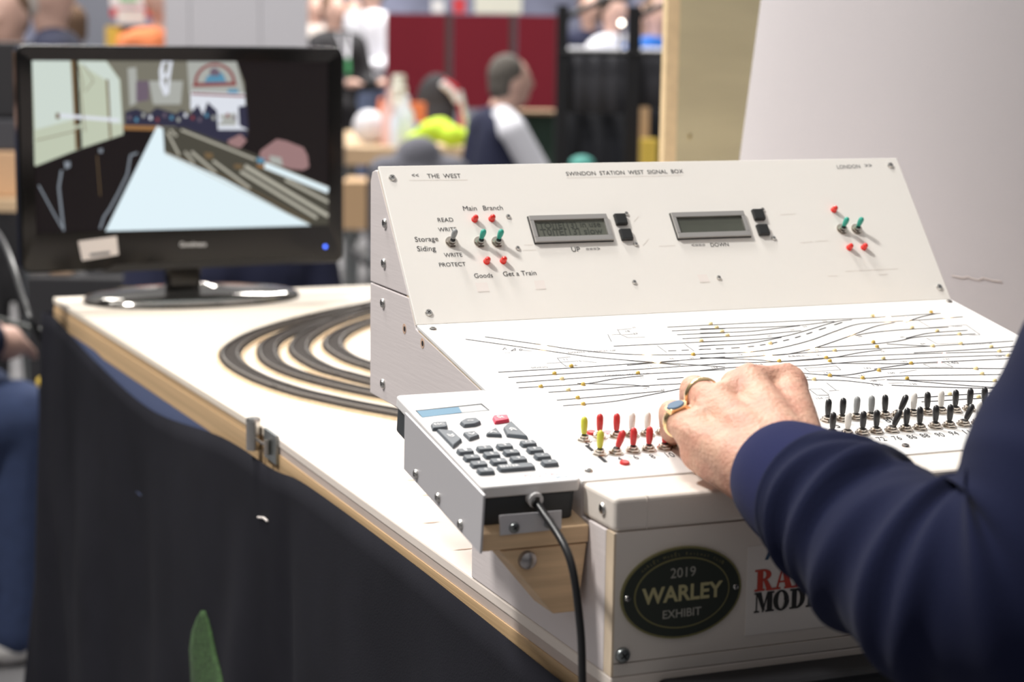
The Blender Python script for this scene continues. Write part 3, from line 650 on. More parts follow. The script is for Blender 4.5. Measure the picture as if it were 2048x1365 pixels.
def ca(p): return (780 + p[0] / 3.791, 780 + p[1] / 3.791)
def cuv(p): return LO5.px(*ca(p))
scn = MB().use('slot').flat(LO5, [cuv(p) for p in ((190, 158), (695, 105), (757, 157), (700, 162), (240, 210))], .0001)
scn.use('lcd_blue').flat(LO5, [cuv(p) for p in ((202, 163), (520, 132), (545, 175), (245, 212))], .0002)
scn.use('lcd_pale').flat(LO5, [cuv(p) for p in ((520, 132), (690, 115), (745, 157), (545, 177))], .0002); scn.build('display', ctl)
def key(poly, mat='key_grey', marks=None, h=.0026, nm='key'):
    uv = [cuv(p) for p in poly]; cu = sum(p[0] for p in uv) / len(uv); cv = sum(p[1] for p in uv) / len(uv); uv = [(cu + (a - cu) * 1.1, cv - .0004 + (b - cv) * 1.12) for a, b in uv]; o = MB().prism(LO5, uv, 0, h, .88).build(nm, ctl, True, mat, 25); bevel(o, .0005, 2)
    mm = MB().use('key_mark'); cu = sum(p[0] for p in uv) / len(uv); cv = sum(p[1] for p in uv) / len(uv)
    if isinstance(marks, str):
        w2 = .0024 * len(marks) if len(marks) < 5 else .012
        put_text(mm, LO5, marks, (cu - w2 / 2, cv - .0012), (cu + w2 / 2, cv - .0012), h + .0002, 1., .02)
    elif marks:
        for l in marks: mm.stroke(LO5, [(cu + a, cv + b) for a, b in l], .0010, h + .0002)
    else: return o
    mm.build('key_mark', o); return o
def chev(s_, o1=0): return ((-.0022, o1 - .0013 * s_), (0, o1 + .0013 * s_), (.0022, o1 - .0013 * s_))
key(((310, 280), (325, 268), (425, 262), (432, 298), (415, 305), (322, 313)), marks='ESC')
key(((530, 262), (575, 238), (650, 234), (685, 262), (640, 280), (560, 288)), marks='<>')
key(((777, 228), (785, 215), (885, 210), (900, 245), (880, 250), (795, 262)), 'key_red', marks='St')
key(((357, 322), (470, 330), (540, 395), (475, 445)), marks=(chev(-1, .0012), chev(-1, -.0012)))
key(((553, 345), (640, 335), (675, 365), (600, 390)), marks=(chev(-1),))
key(((727, 350), (800, 308), (845, 362), (735, 358)), marks=(chev(1),))
key(((860, 305), (915, 258), (1040, 375), (885, 358)), marks=(chev(1, .0012), chev(1, -.0012)))
nums = [((570, 485), '1'), ((620, 535), '4'), ((672, 583), '7'), ((725, 635), '0'), ((718, 465), '2'), ((770, 513), '5'), ((823, 563), '8'), ((868, 447), '3'), ((920, 495), '6'), ((973, 545), '9'), ((1047, 425), 'Cl'), ((1100, 475), 'F'), ((1155, 523), '+'), ((1210, 573), '-')]
for (cx, cy), t in nums:
    u, v_ = cuv((cx, cy)); w2, h2 = .0057, .0036; uv = rr(u - w2, v_ - h2, u + w2, v_ + h2, .0011, 3)
    o = MB().prism(LO5, uv, 0, .0028, .86).build('key', ctl, True, 'key_grey', 25)
    mm = MB().use('key_mark'); put_text(mm, LO5, t, (u - .0011 * len(t), v_ - .0014), (u + .0009 * len(t), v_ - .0014), .0030, 1., .02); mm.build('key_mark', o)
u, v_ = cuv((955, 605)); uv = rr(u - .0128, v_ - .0036, u + .0128, v_ + .0036, .0011, 3); o = MB().prism(LO5, uv, 0, .0028, .93).build('key', ctl, True, 'key_grey', 25)
mm = MB().use('key_mark'); put_text(mm, LO5, 'ENTER', (u - .0110, v_ - .0014), (u + .002, v_ - .0014), .0030, 1., .02); mm.build('key_mark', o)
lg = MB(); lg.use('dot_pink'); put_text(lg, LO5, 'DIGITAL', cuv((1035, 672)), cuv((1300, 645)), .0002, 1.); lg.use('lcd_blue'); put_text(lg, LO5, 'plus', cuv((1265, 672)), cuv((1350, 664)), .0002); lg.use('ink_faint'); put_text(lg, LO5, 'LH100', cuv((250, 245)), cuv((395, 230)), .0002); lg.build('lettering', ctl)
# cable
cu = LOW.p(-.036, vF + .001, -.008)
cab = [cu + V((0, .006, 0)), cu, cu + V((.002, -.012, -.006)), V((-.0310, -.050, -.035)), V((-.0275, -.060, -.075)), V((-.026, -.062, -.11)), V((-.025, -.062, -.16)), V((-.024, -.060, -.26)), V((-.02, -.055, -.45)), V((-.02, -.03, -.8))]
MB().tube(spline(cab, 8), .0026, 10).build('cable', ctl, True, 'cable')
rb = MB(); rb.use('ctl_white').tube([cu + V((0, .002, .002)), cu + V((.0, -.0045, .0005))], .0052, 14); rb.use('slot').tube([cu + V((0, -.004, -.0005)), cu + V((.0005, -.0052, -.0007))], .0038, 12); rb.build('cable_collar', ctl, True)

# cradle
cr = thing('controller_cradle', 'aluminium and pine cradle bolted to the left side of the console', 'holder', (-.04, .04, -.06))
PX = Frame((-.0765, 0, 0), (0, 0, 1), (0, -1, 0))
poly = [(.0185, .001), (-.129, .0255), (-.130, -.0145), (.0140, -.0378)]
o = MB().prism(PX, poly, -.0015, 0).build('side_plate', cr, mat='alu')
for p in ((833, 949), (877, 996), (922, 1050)): screw(PX, *PX.px(*p), cr, .0036, .0001, 'steel', .9)
BL = Frame((0, 0, 0), (0, 0, 1), (0, 1, 0))     # polygons in y,z extruded along +x
o = MB().prism(Frame((-.0748, 0, 0), (0, 0, 1), (0, 1, 0)), [(-.0125, -.0345 - .003), (-.0125, -.026), (.125, -.0035), (.125, -.0145)], 0, .0742).build('block', cr, mat='pine_light'); bevel(o, .0008)
FB = Frame((0, -.0125, 0), (0, 0, 1))
wd = [(-.0615, -.0382), (-.0012, -.0382), (-.0065, -.0835), (-.0240, -.0835)]
o = MB().prism(Frame((0, .02, 0), (0, 0, 1)), wd, 0, .0315).build('bracket', cr, mat='pine_light'); bevel(o, .001)
o = MB().prism(FB, [FB.px(*p) for p in ((998, 1031), (1122, 1021), (1121, 1058), (999, 1071))], 0, .0012).build('strip_plate', cr, mat='alu')
for p in ((1027, 1055), (1097, 1046)): screw(FB, *FB.px(*p), cr, .0036, .0012, 'steel_dark', .6)
u, v_ = FB.px(1055, 1121); mb = MB().use('bolt'); mb.lathe(FB.mat(u, v_, -.001), [(.0062, 0), (.0062, .001), (.0054, .0035), (.003, .005), (.001, .0054)], 20); mb.build('bolt_head', cr, True)

# ------------------------------------------------------------------ monitor
YM = 1.66
mon = thing('monitor', 'black flat television showing a camera view along the tracks', 'television', (.13, 1.69, TZ))
MF = Frame((0, YM, 0), (0, 0, 1))
def ms(x, y): u, v_ = MF.px(x, y); return (u, v_)
cs = [ms(*p) for p in ((26, 84), (688, 100), (686, 524), (48, 548))]
ul = (cs[0][0] + cs[3][0]) / 2; ur = (cs[1][0] + cs[2][0]) / 2; vt = (cs[0][1] + cs[1][1]) / 2; vb = (cs[2][1] + cs[3][1]) / 2
out = rr(ul, vb, ur, vt, .012, 6)
s0 = [ms(*p) for p in ((62, 118), (652, 127), (660, 450), (73, 466))]
sl, sr, sb, stp = (s0[0][0] + s0[3][0]) / 2, (s0[1][0] + s0[2][0]) / 2, (s0[2][1] + s0[3][1]) / 2, (s0[0][1] + s0[1][1]) / 2
mb = MB()
inn = [(sr, sb), (sr, stp), (sl, stp), (sl, sb)]
# bezel: ring between outer and screen opening built as four mitred pieces over a body
body = MB().prism(MF, out, -.035, .0).build('housing', mon, True, 'monitor'); bevel(body, .004, 3)
bz = MB()
ro = rr(ul + .003, vb + .003, ur - .003, vt - .003, .010, 6); k = len(ro)
def innp(p): return (min(max(p[0], sl), sr), min(max(p[1], sb), stp))
ri = [innp(p) for p in ro]
vs_ = [MF.p(*p, .0002) for p in ro] + [MF.p(*p, .004) for p in ro] + [MF.p(*p, .003) for p in ri] + [MF.p(*p, .0004) for p in ri]
fs_ = []
for a in range(3):
    for i in range(k): j = (i + 1) % k; fs_.append((a * k + i, a * k + j, (a + 1) * k + j, (a + 1) * k + i))
o = bz.add(vs_, fs_).build('bezel', mon, True, 'monitor', 30)
o = MB().prism(MF, [(ul + .11, vb - .002), (ur - .02, vb + .002), (ur - .05, vb + .011), (ul + .13, vb + .0085)], .004, .0056).build('speaker_slot', mon, mat='monitor_matt')
MB().box(tuple(MF.p((ul + ur) / 2 - .11, vb + .05, -.034) + V((0, .0, 0))), tuple(MF.p((ul + ur) / 2 + .11, vt - .05, -.034) + V((0, .03, 0)))).build('rear_cover', mon, mat='monitor_matt')
lb = MB().use('key_mark'); put_text(lb, MF, 'Goodmans', ms(358, 493), ms(411, 492), .0047, 1.1, .02); lb.build('logo', mon)
lb = MB().use('label_paper').flat(MF, [ms(*p) for p in ((155, 482), (232, 472), (236, 509), (163, 521))], .0046)
lb.use('ink_grey'); lb.flat(MF, [ms(*p) for p in ((178, 507), (218, 502), (219, 508), (179, 513))], .0048); lb.build('asset_sticker', mon)
u, v_ = ms(649, 493); MB().use('led_blue').lathe(MF.mat(u, v_, .003), [(.0026, 0), (.0026, .0012)], 14).build('power_light', mon)
# picture
def em(name, c, s_=1.0): M[name] = smat(name, (.004, .004, .004), .5, emis=c, es=s_, spec=.1)
for nme, c in dict(s_dark=(.010, .007, .008), s_cream=(.55, .60, .47), s_cream2=(.64, .72, .66), s_brown=(.18, .12, .06), s_hall=(.20, .19, .15), s_crowd=(.03, .03, .06), s_white=(.75, .78, .85), s_board=(.80, .94, 1.0), s_track=(.07, .065, .05), s_strip=(.50, .48, .40), s_wood=(.32, .16, .06), s_red=(.25, .05, .05), s_blue=(.10, .28, .42), s_hand=(.34, .20, .20), s_cable=(.25, .28, .32), s_pale=(.42, .43, .40), s_crowd2=(.16, .12, .16)).items(): em(nme, c, .95)
sc = MB(); lev = [.0006]
def P_(mat, *pts):
    sc.use(mat).flat(MF, [(min(max(u, sl), sr), min(max(v_, sb), stp)) for u, v_ in (ms(x / 2.353, 60 + y / 2.353) for x, y in pts)], lev[0]); lev[0] += .00003
def L_(mat, pts, wd):
    sc.use(mat).stroke(MF, [(min(max(u, sl), sr), min(max(v_, sb), stp)) for u, v_ in (ms(x / 2.353, 60 + y / 2.353) for x, y in pts)], wd, lev[0]); lev[0] += .00003
P_('s_dark', (120, 100), (1600, 100), (1600, 1000), (120, 1000))
P_('s_hall', (480, 130), (1112, 130), (1150, 250), (1165, 480), (700, 470), (575, 455), (560, 240))
P_('s_cream', (120, 100), (500, 130), (565, 235), (580, 492), (375, 560), (170, 640), (120, 640))
P_('s_cream2', (150, 120), (330, 130), (350, 380), (350, 420), (165, 470))
P_('s_cream2', (372, 140), (500, 150), (560, 235), (575, 440), (520, 440), (505, 240), (375, 160))
P_('s_brown', (332, 120), (352, 120), (372, 558), (355, 566)); P_('s_dark', (350, 120), (366, 120), (386, 555), (370, 560)); P_('s_brown', (498, 230), (510, 235), (524, 508), (514, 510))
L_('s_cream', ((385, 450), (170, 510)), .004); L_('s_white', ((275, 402), (560, 425)), .005); L_('s_brown', ((262, 405), (280, 405)), .008); L_('s_brown', ((170, 520), (380, 470)), .0012)
L_('s_brown', ((370, 170), (390, 260), (380, 300), (400, 480)), .0012); L_('s_brown', ((390, 160), (440, 240), (400, 290)), .001)
P_('s_pale', (600, 180), (640, 175), (650, 340), (610, 360)); P_('s_pale', (700, 240), (860, 240), (850, 350), (720, 350)); P_('s_crowd2', (640, 240), (700, 240), (700, 330), (640, 340))
P_('s_white', (760, 140), (812, 140), (800, 230), (795, 300), (772, 310), (752, 260), (748, 190)); P_('s_hall', (770, 160), (795, 150), (785, 200), (772, 210)); P_('s_hall', (768, 230), (790, 220), (782, 270))
P_('s_pale', (880, 140), (1112, 140), (1140, 260), (1150, 300), (890, 300))
import math as _m
P_('s_red', *[(1010 + 98 * _m.cos(a / 12 * _m.pi), 250 - 95 * _m.sin(a / 12 * _m.pi)) for a in range(13)]); P_('s_pale', *[(1010 + 84 * _m.cos(a / 12 * _m.pi), 250 - 82 * _m.sin(a / 12 * _m.pi)) for a in range(13)])
P_('s_blue', (975, 215), (1045, 200), (1065, 245), (960, 248)); P_('s_crowd2', (985, 190), (1010, 175), (1035, 195), (1030, 215), (990, 215)); P_('s_red', (910, 250), (1110, 245), (1112, 262), (905, 268)); P_('s_blue', (1070, 278), (1120, 278), (1120, 308), (1070, 308))
P_('s_white', (895, 290), (1150, 300), (1162, 470), (1010, 480), (895, 370)); L_('s_red', ((900, 300), (1150, 312)), .003)
P_('s_crowd', (588, 385), (640, 370), (700, 395), (735, 365), (830, 395), (850, 375), (890, 400), (930, 350), (955, 400), (975, 338), (1020, 380), (1025, 470), (1160, 470), (1165, 500), (1060, 530), (820, 455), (588, 448))
P_('s_crowd', (1120, 360), (1160, 355), (1168, 470), (1125, 450)); P_('s_pale', (1030, 400), (1110, 390), (1110, 450), (1030, 450))
for i in range(16): x = 600 + i * 33; y = 405 + 12 * _m.sin(i * 2.1); P_(('s_crowd2', 's_blue', 's_pale', 's_white', 's_red')[i % 5], (x, y), (x + 13, y - 4), (x + 16, y + 15), (x + 3, y + 18))
P_('s_hand', (1070, 520), (1130, 490), (1160, 520), (1130, 555), (1075, 545))
P_('s_track', (765, 462), (860, 458), (1240, 600), (1600, 740), (1600, 930), (1440, 920), (765, 578))
P_('s_wood', (578, 447), (760, 452), (745, 474), (578, 470)); P_('s_board', (738, 452), (765, 465), (772, 575), (1050, 700), (1460, 925), (495, 960))
for a, b, w2 in (((1000, 615), (1175, 745), .0035), ((1130, 665), (1490, 885), .0045), ((1150, 640), (1570, 875), .0055), ((1240, 635), (1570, 755), .010), ((1340, 705), (1570, 810), .004), ((868, 572), (912, 628), .003), ((898, 572), (1015, 672), .0035), ((785, 480), (842, 590), .003), ((850, 470), (1200, 610), .003), ((800, 470), (830, 500), .003)): L_('s_strip', (a, b), w2)
L_('s_board', ((1240, 635), (1570, 755)), .008); L_('s_strip', ((772, 580), (1450, 912)), .0012); L_('s_brown', ((775, 572), (1100, 712), (1460, 900)), .0014)
P_('s_brown', (960, 575), (1000, 580), (1000, 605), (965, 605)); P_('s_brown', (1100, 630), (1140, 635), (1135, 655), (1100, 650)); P_('s_wood', (1205, 630), (1245, 635), (1240, 650), (1210, 648))
P_('s_hand', (1218, 590), (1224, 568), (1255, 545), (1300, 513), (1345, 522), (1425, 553), (1445, 590), (1452, 645), (1425, 660), (1370, 655), (1270, 625), (1232, 612)); P_('s_pale', (1265, 590), (1320, 600), (1330, 640), (1270, 625)); P_('s_blue', (1205, 600), (1245, 605), (1235, 630), (1210, 625))
L_('s_cable', ((180, 730), (250, 860), (290, 930)), .0022); L_('s_cable', ((288, 660), (275, 740), (298, 945)), .003); L_('s_cable', ((645, 578), (612, 590), (597, 680), (553, 770), (515, 840), (487, 880), (469, 935)), .0028); P_('s_cable', (300, 620), (328, 618), (330, 645), (305, 655)); P_('s_cable', (462, 560), (482, 558), (480, 578), (465, 578)); L_('s_brown', ((455, 590), (470, 780)), .0012)
sc.build('screen_picture', mon)
# neck and foot
NX = MF.px(372, 560)[0]; fc_0 = V((NX + .018, YM + .035, TZ))
MB().add([], []); MB().ring_surf([[fc_0 + V((1.006 * .158 * math.cos(2 * math.pi * j / 64), 1.006 * .098 * math.sin(2 * math.pi * j / 64), z)) for j in range(64)] for z in (.0001, .0045)]).build('foot_rim', mon, True, 'monitor', 60)
o = MB().prism(Frame((NX, YM + .022, TZ), (0, 0, 1)), [(-.024, .02), (.024, .02), (.028, .09), (-.028, .09)], -.012, .012).build('neck', mon, True, 'monitor'); bevel(o, .004)
ft = MB(); fc = V((NX + .018, YM + .035, TZ)); rings = []
for z, s_ in ((0.0002, .97), (.004, 1.), (.008, .985), (.012, .90), (.0165, .60), (.019, .35), (.0215, .16), (.024, .14)):
    rings.append([fc + V((s_ * .158 * math.cos(2 * math.pi * j / 64), s_ * .098 * math.sin(2 * math.pi * j / 64), z)) for j in range(64)])
M['chrome_black'] = smat('chrome_black', (.42, .40, .37), .10, .95)
ft.ring_surf(rings).build('foot', mon, True, 'chrome_black', 60)
wire = thing('power_cable', 'black cable running down behind the television to the floor', 'cable', (-.15, 1.9, FLOOR))
MB().tube(spline([at(-130, 425, 5.0), at(-60, 430, 4.3), at(0, 475, 3.4), at(50, 610, 3.15), at(85, 690, 3.15), at(120, 790, 3.2), at(160, 1200, 3.3)], 8), .0055, 8).build('cable', wire, True, 'cable')

# ------------------------------------------------------------------ cloth skirt
def skirt():
    t = thing('table_skirt', 'black cloth skirt hanging round the plywood tables', 'table skirt', (0, .9, FLOOR))
    top = [(1.0, -.075), (.5, -.072), (.1, -.068), (-.004, -.068), (-.006, -.03), (-.006, .06), (-.0045, .3), (-.0045, .6), (-.006, .72), (-.0055, .9), (-.005, 1.2), (-.005, 1.5), (-.006, 1.72), (-.006, 1.775), (.1, 1.785), (.6, 1.79), (1.5, 1.79)]
    bot = [(1.0, -.10), (.5, -.09), (.12, -.10), (-.02, -.11), (-.06, .0), (-.055, .10), (-.06, .33), (-.05, .6), (-.05, .75), (-.055, .95), (-.05, 1.2), (-.035, 1.40), (-.035, 1.60), (-.085, 1.82), (.1, 1.86), (.6, 1.84), (1.5, 1.82)]
    ztop = {0: -.16, 1: -.16, 2: -.155, 3: -.150, 4: -.140, 5: -.139, 6: -.137, 7: -.139, 8: -.148, 9: -.152, 10: -.178, 11: -.165, 12: -.142, 13: -.138, 14: -.15, 15: -.16, 16: -.16}
    top = [(x - (.040 * (y - SEAM) / (FARY - SEAM) if y > SEAM and x < .05 else 0), y) for x, y in top]; bot = [(x - (.040 * (y - SEAM) / (FARY - SEAM) if y > SEAM and x < .05 else 0), y) for x, y in bot]
    T3 = spline([V((x, y, ztop[i])) for i, (x, y) in enumerate(top)], 14); B3 = spline([V((x, y, FLOOR + .01)) for x, y in bot], 14)
    rows = 46; rings = []; n = len(T3)
    for r in range(rows):
        f = r / (rows - 1); row = []
        for i in range(n):
            p = T3[i].lerp(B3[i], f); a = (T3[min(i + 1, n - 1)] - T3[max(i - 1, 0)]); a.z = 0; a.normalize(); q = V((-a.y, a.x, 0))
            # q points left of travel: outwards
            s_ = i / n * 40
            # diagonal and vertical soft folds
            w_ = (math.sin(s_ * .9 + f * 2.6) * .012 + math.sin(s_ * 1.9 - f * 4 + 1) * .007 + math.sin(s_ * 3.6 + f * 8) * .0030) * min(1, f * 3.2)
            row.append(p + q * (w_ if i > 60 else w_ * .4))
        rings.append(row)
    m_ = MB().ring_surf(rings, False, False); o = m_.build('cloth', t, True, 'cloth_black', 180)
    from mathutils.bvhtree import BVHTree
    bt_ = BVHTree.FromPolygons([tuple(p) for p in m_.v], m_.f)
    def hit(x, y, n=.002):
        h = bt_.ray_cast(CAMP, ray(x, y).normalized()); nn = h[1] if h[1].dot(CAMP - h[0]) > 0 else -h[1]; return h[0] + nn * n, nn
    so = o.modifiers.new('thick', 'SOLIDIFY'); so.thickness = .0012; so.offset = 0
    # inner blue lining seen where the black cloth sags
    li = MB().ring_surf([[V((-.0022 - .04 * max(0, y / 100 - SEAM), y / 100, TZ - .036 - (.004 if 88 < y < 150 else 0))) for y in range(80, 170, 5)], [V((-.0022 - .04 * max(0, y / 100 - SEAM), y / 100, -.30)) for y in range(80, 170, 5)]], False, False)
    li.build('blue_lining', t, mat='cloth_blue')
    # drawing pins and a safety pin
    def pinf(x, y):
        h, nn = hit(x, y, .0); u = V((0, -1, 0)); v_ = nn.cross(u).normalized(); return Frame(tuple(h), tuple(v_), tuple(v_.cross(nn)))
    P = pinf(822, 1124); pn = MB().use('brass'); pn.lathe(P.mat(0, 0, 0), [(.0052, 0), (.0050, .0016), (.0035, .0032), (.001, .0038)], 18); pn.build('drawing_pin', t, True)
    P = pinf(583, 922); pn = MB().use('slot'); pn.lathe(P.mat(0, 0, 0), [(.006, 0), (.0056, .004), (.002, .006)], 14); pn.use('steel').tube([P.p(0, 0, .004), P.p(.03, .012, .006)], .0007, 6); pn.build('drawing_pin', t, True)
    gm = MB(); rows_ = []
    prof = ((1222, 408, 412), (1235, 400, 417), (1262, 389, 425), (1300, 384, 433), (1340, 386, 443), (1380, 388, 452), (1430, 389, 460), (1500, 389, 466))
    for y, xl, xr in prof: rows_.append([hit(xl + (xr - xl) * k / 6, y, .002)[0] for k in range(7)])
    gm.ring_surf(rows_, False, False); go = gm.build('green_patch', t, True, 'turf', 180); sd_ = go.modifiers.new('t', 'SOLIDIFY'); sd_.thickness = .003; sd_.offset = 0
    MB().use('label_paper').tube([hit(*q, .0015)[0] for q in ((519, 1035), (530, 1036), (538, 1043))], .0011, 6).build('lint', t)
skirt()
# ------------------------------------------------------------------ plywood post and grey column behind the console
pp = thing('plywood_post', 'upright plywood board with pale edge between the dark drapes and the grey column', 'post', tuple(at(1420, 322, 2.75)))
def vbox(px0, px1, D0, D1, z0, z1, yy=160):      # upright slab between two pixel columns, axis-aligned in view-independent world space
    a = at(px0, yy, D0); b = at(px1, yy, D1); return a, b
a = at(1331, 160, 2.92); b = at(1356, 160, 2.93); c = at(1530, 160, 3.08)
d1 = (b - a); d1.z = 0; d2 = (c - b); d2.z = 0
z0, z1 = TZ + .0005, .95
def slab(p, q, th, name, mat, par):
    dd = (q - p); dd.z = 0; dd.normalize(); nn = V((-dd.y, dd.x, 0)) * th
    return MB().hexa([V((p.x, p.y, z0)), V((q.x, q.y, z0)), V((q.x + nn.x, q.y + nn.y, z0)), V((p.x + nn.x, p.y + nn.y, z0))], [V((p.x, p.y, z1)), V((q.x, q.y, z1)), V((q.x + nn.x, q.y + nn.y, z1)), V((p.x + nn.x, p.y + nn.y, z1))]).build(name, par, mat=mat)
slab(b + V((.0008, 0, 0)), c, .018, 'face_board', 'post_face', pp); slab(a, b, .012, 'edge_board', 'post_edge', pp)
PF = Frame(tuple(b), (0, 0, 1), tuple(d2)); u, v_ = PF.px(1379, 273); screw(PF, u, v_, pp, .0036, .0003, 'brass', .3)
# leaning grey column: large radius, wider towards the foot
gc = MB(); rings = []
c0_ = at(2110, 320, 2.32)
for z, rad in ((TZ + .0005, .391), (.127, .367), (.316, .348), (1.2, .26)):
    rings.append([V((c0_.x + rad * math.cos(2 * math.pi * j / 96), c0_.y + rad * math.sin(2 * math.pi * j / 96), z)) for j in range(96)])
gco = gc.ring_surf(rings).build('grey_column', None, True, 'column', 70); tag(gco, 'large smooth pale grey column tapering upward behind the console', 'column')
cm = MB()
def oncol(x, y):
    d = ray(x, y); t = 1.5
    while t < 3:
        p = CAMP + d * t; k = (p.z - TZ) / (.127 - TZ); rad = .391 + (.367 - .391) * k
        if (V((p.x, p.y)) - V((c0_.x, c0_.y))).length < rad + .0012: return p
        t += .0005
    return p
cm.tube([oncol(*q) for q in ((1903, 551), (1915, 554), (1925, 556), (1935, 553), (1943, 557), (1957, 560), (1966, 556), (1985, 561), (2003, 563))], .0006, 5)
cm.build('scuff_mark', gco, mat='ink_faint')

def chair(px_, py, D, face, lab, coat=None):
    b = at(px_, py, D); t = thing('plastic_chair', lab, 'chair', (b.x, b.y, FLOOR)); R2 = Matrix.Rotation(face, 3, 'Z'); O_ = V((b.x, b.y, FLOOR))
    def g(x, y, z): return O_ + R2 @ V((x, y, z))
    def bx(a, b_, nm, m_):
        (x0, y0, z0_), (x1, y1, z1_) = a, b_; o = MB().hexa([g(x0, y0, z0_), g(x1, y0, z0_), g(x1, y1, z0_), g(x0, y1, z0_)], [g(x0, y0, z1_), g(x1, y0, z1_), g(x1, y1, z1_), g(x0, y1, z1_)]).build(nm, t, mat=m_); bevel(o, .012); return o
    bx((-.22, -.21, .42), (.22, .21, .455), 'seat', 'chair_plastic'); bx((-.21, -.24, .52), (.21, -.215, .84), 'backrest', 'chair_plastic')
    for x in (-.19, .19):
        for y in (-.18, .18): MB().tube([g(x, y, .42), g(x * 1.1, y * 1.1, 0.0)], .012, 8).build('leg', t, True, 'steel_dark')
        MB().tube([g(x, -.2, .42), g(x, -.225, .7)], .012, 8).build('upright', t, True, 'steel_dark')
    return t, g
# ------------------------------------------------------------------ people
def person(name_label, group, D, px_, head_py, face, cols, pose='stand', arms='down', build=1., vox=.014, hair='hair_dark', H=None, lean=0., extras=None, long_sleeves=True):
    base = at(px_, head_py, D); hz = base.z - FLOOR
    H = H or (hz / .93 if pose == 'stand' else hz / .71)
    t = thing('person', name_label, 'person', (base.x, base.y, FLOOR), group)
    R2 = Matrix.Rotation(face, 3, 'Z'); O_ = V((base.x, base.y, FLOOR)); hoff = V((0, 0, 0))
    sit = pose == 'sit'
    hd = V((0, .05 + lean * .9 if sit else lean, .71 if sit else .93)); hoff = V((hd.x, hd.y, 0))
    def g(x, y, z): return O_ + R2 @ (V((x, y, z)) - hoff) * H
    pel = (0, 0, .29) if sit else (0, 0, .53); ch = (0, .01 + lean * .6, .50) if sit else (0, lean * .6, .74); sz = .595 if sit else .815; sy = .015 + lean * .75
    sk, sh, tr, so, ha = MB(), MB(), MB(), MB(), MB()
    r = lambda k: k * H * build
    # head with face
    hc = g(hd.x, hd.y, hd.z); hm = R2
    sk.ball(hc, (.045 * H, .055 * H, .066 * H), 18, 12, hm); sk.ball(hc + R2 @ V((0, .012, -.035)) * H, (.034 * H, .040 * H, .036 * H), 14, 10, hm)
    sk.ball(hc + R2 @ V((0, .057, -.008)) * H, (.008 * H, .013 * H, .016 * H), 10, 8, hm); sk.ball(hc + R2 @ V((0, .046, -.036)) * H, (.016 * H, .009 * H, .008 * H), 10, 8, hm)
    for s_ in (-1, 1): sk.ball(hc + R2 @ V((s_ * .045, -.004, -.006)) * H, (.006 * H, .012 * H, .018 * H), 10, 8, hm); sk.ball(hc + R2 @ V((s_ * .02, .046, .012)) * H, .009 * H, 8, 6)
    sk.cap(g(0, hd.y - .012, hd.z - .045), g(0, sy, sz + .005), r(.032), r(.036)); sk.cap(g(0, sy, sz), g(*pel), r(.036), r(.036))
    ha.ball(hc + R2 @ V((0, -.014, .017)) * H, (.0485 * H, .053 * H, .058 * H), 18, 12, hm); ha.ball(hc + R2 @ V((0, -.028, -.012)) * H, (.044 * H, .036 * H, .046 * H), 14, 10, hm)
    sh.chain([g(-.075, sy, sz - .015), g(0, sy - .005, sz - .005), g(.075, sy, sz - .015)], [r(.050), r(.052), r(.050)])
    sh.chain([g(-.045, sy, sz - .04), g(-.045, ch[1], ch[2] - .03), g(-.04, pel[1], pel[2] + .04)], [r(.062), r(.066), r(.062)]); sh.chain([g(.045, sy, sz - .04), g(.045, ch[1], ch[2] - .03), g(.04, pel[1], pel[2] + .04)], [r(.062), r(.066), r(.062)])
    for s_ in (-1, 1):
        S0 = (s_ * .108, sy, sz - .02)
        if arms == 'down': E_, W_ = (s_ * .140, sy - .01, sz - .19), (s_ * .13, sy + .05, sz - .34)
        elif arms == 'fwd': E_, W_ = (s_ * .135, sy + .03, sz - .18), (s_ * .09, sy + .17, sz - .17)
        elif arms == 'lap': E_, W_ = (s_ * .135, sy + .02, sz - .18), (s_ * .05, sy + .17, sz - .22)
        elif arms == 'reach': E_, W_ = (s_ * .13, sy + .06, sz - .17), (s_ * .05, sy + .21, sz - .205)
        elif arms == 'table': E_, W_ = (s_ * .125, sy + .085, sz - .165), (s_ * .095, sy + .22, sz - .20)
        elif arms == 'face': E_, W_ = (s_ * .12, sy + .08, sz - .13), (s_ * .04, sy + .11, sz - .02)
        S0, E_, W_ = g(*S0), g(*E_), g(*W_)
        if long_sleeves: sh.chain([S0, E_, W_], [r(.040), r(.034), r(.026)])
        else: sh.cap(S0, S0.lerp(E_, .8), r(.040), r(.037))
        sk.chain([S0, E_, W_], [r(.028), r(.025), r(.017)])
        dw = (W_ - E_).normalized(); sd = R2 @ V((s_, 0, 0)); Pm = W_ + dw * .045 * H
        sk.cap(W_, Pm, .017 * H, .022 * H)
        for k in range(4):
            q = (k - 1.5) * .0115 * H; b0 = Pm + sd * q; sk.chain([b0, b0 + dw * .028 * H, b0 + dw * .042 * H + V((0, 0, -.012 * H))], [.0065 * H, .006 * H, .0055 * H], 8)
        sk.chain([W_ + dw * .02 * H - sd * .015 * H, Pm - sd * .035 * H, Pm - sd * .036 * H + dw * .02 * H], [.008 * H, .007 * H, .006 * H], 8)
        hip = g(s_ * .05, pel[1], pel[2]); kn = g(s_ * .06, .26, .295) if sit else g(s_ * .055, .0, .285); an = g(s_ * .06, .25, .045) if sit else g(s_ * .055, -.01, .045)
        tr.chain([hip, kn, an], [r(.062), r(.042), r(.032)]); sk.chain([hip, kn, an], [r(.045), r(.03), r(.022)])
        toe = an + R2 @ V((0, .095, -.022)) * H; so.cap(an + R2 @ V((0, -.01, -.018)) * H, toe, .027 * H, .022 * H); so.cap(an, an + V((0, 0, .01)) * H, .028 * H, .027 * H)
    tr.cap(g(-.03, pel[1], pel[2] + .02), g(.03, pel[1], pel[2] + .02), r(.068), r(.068))
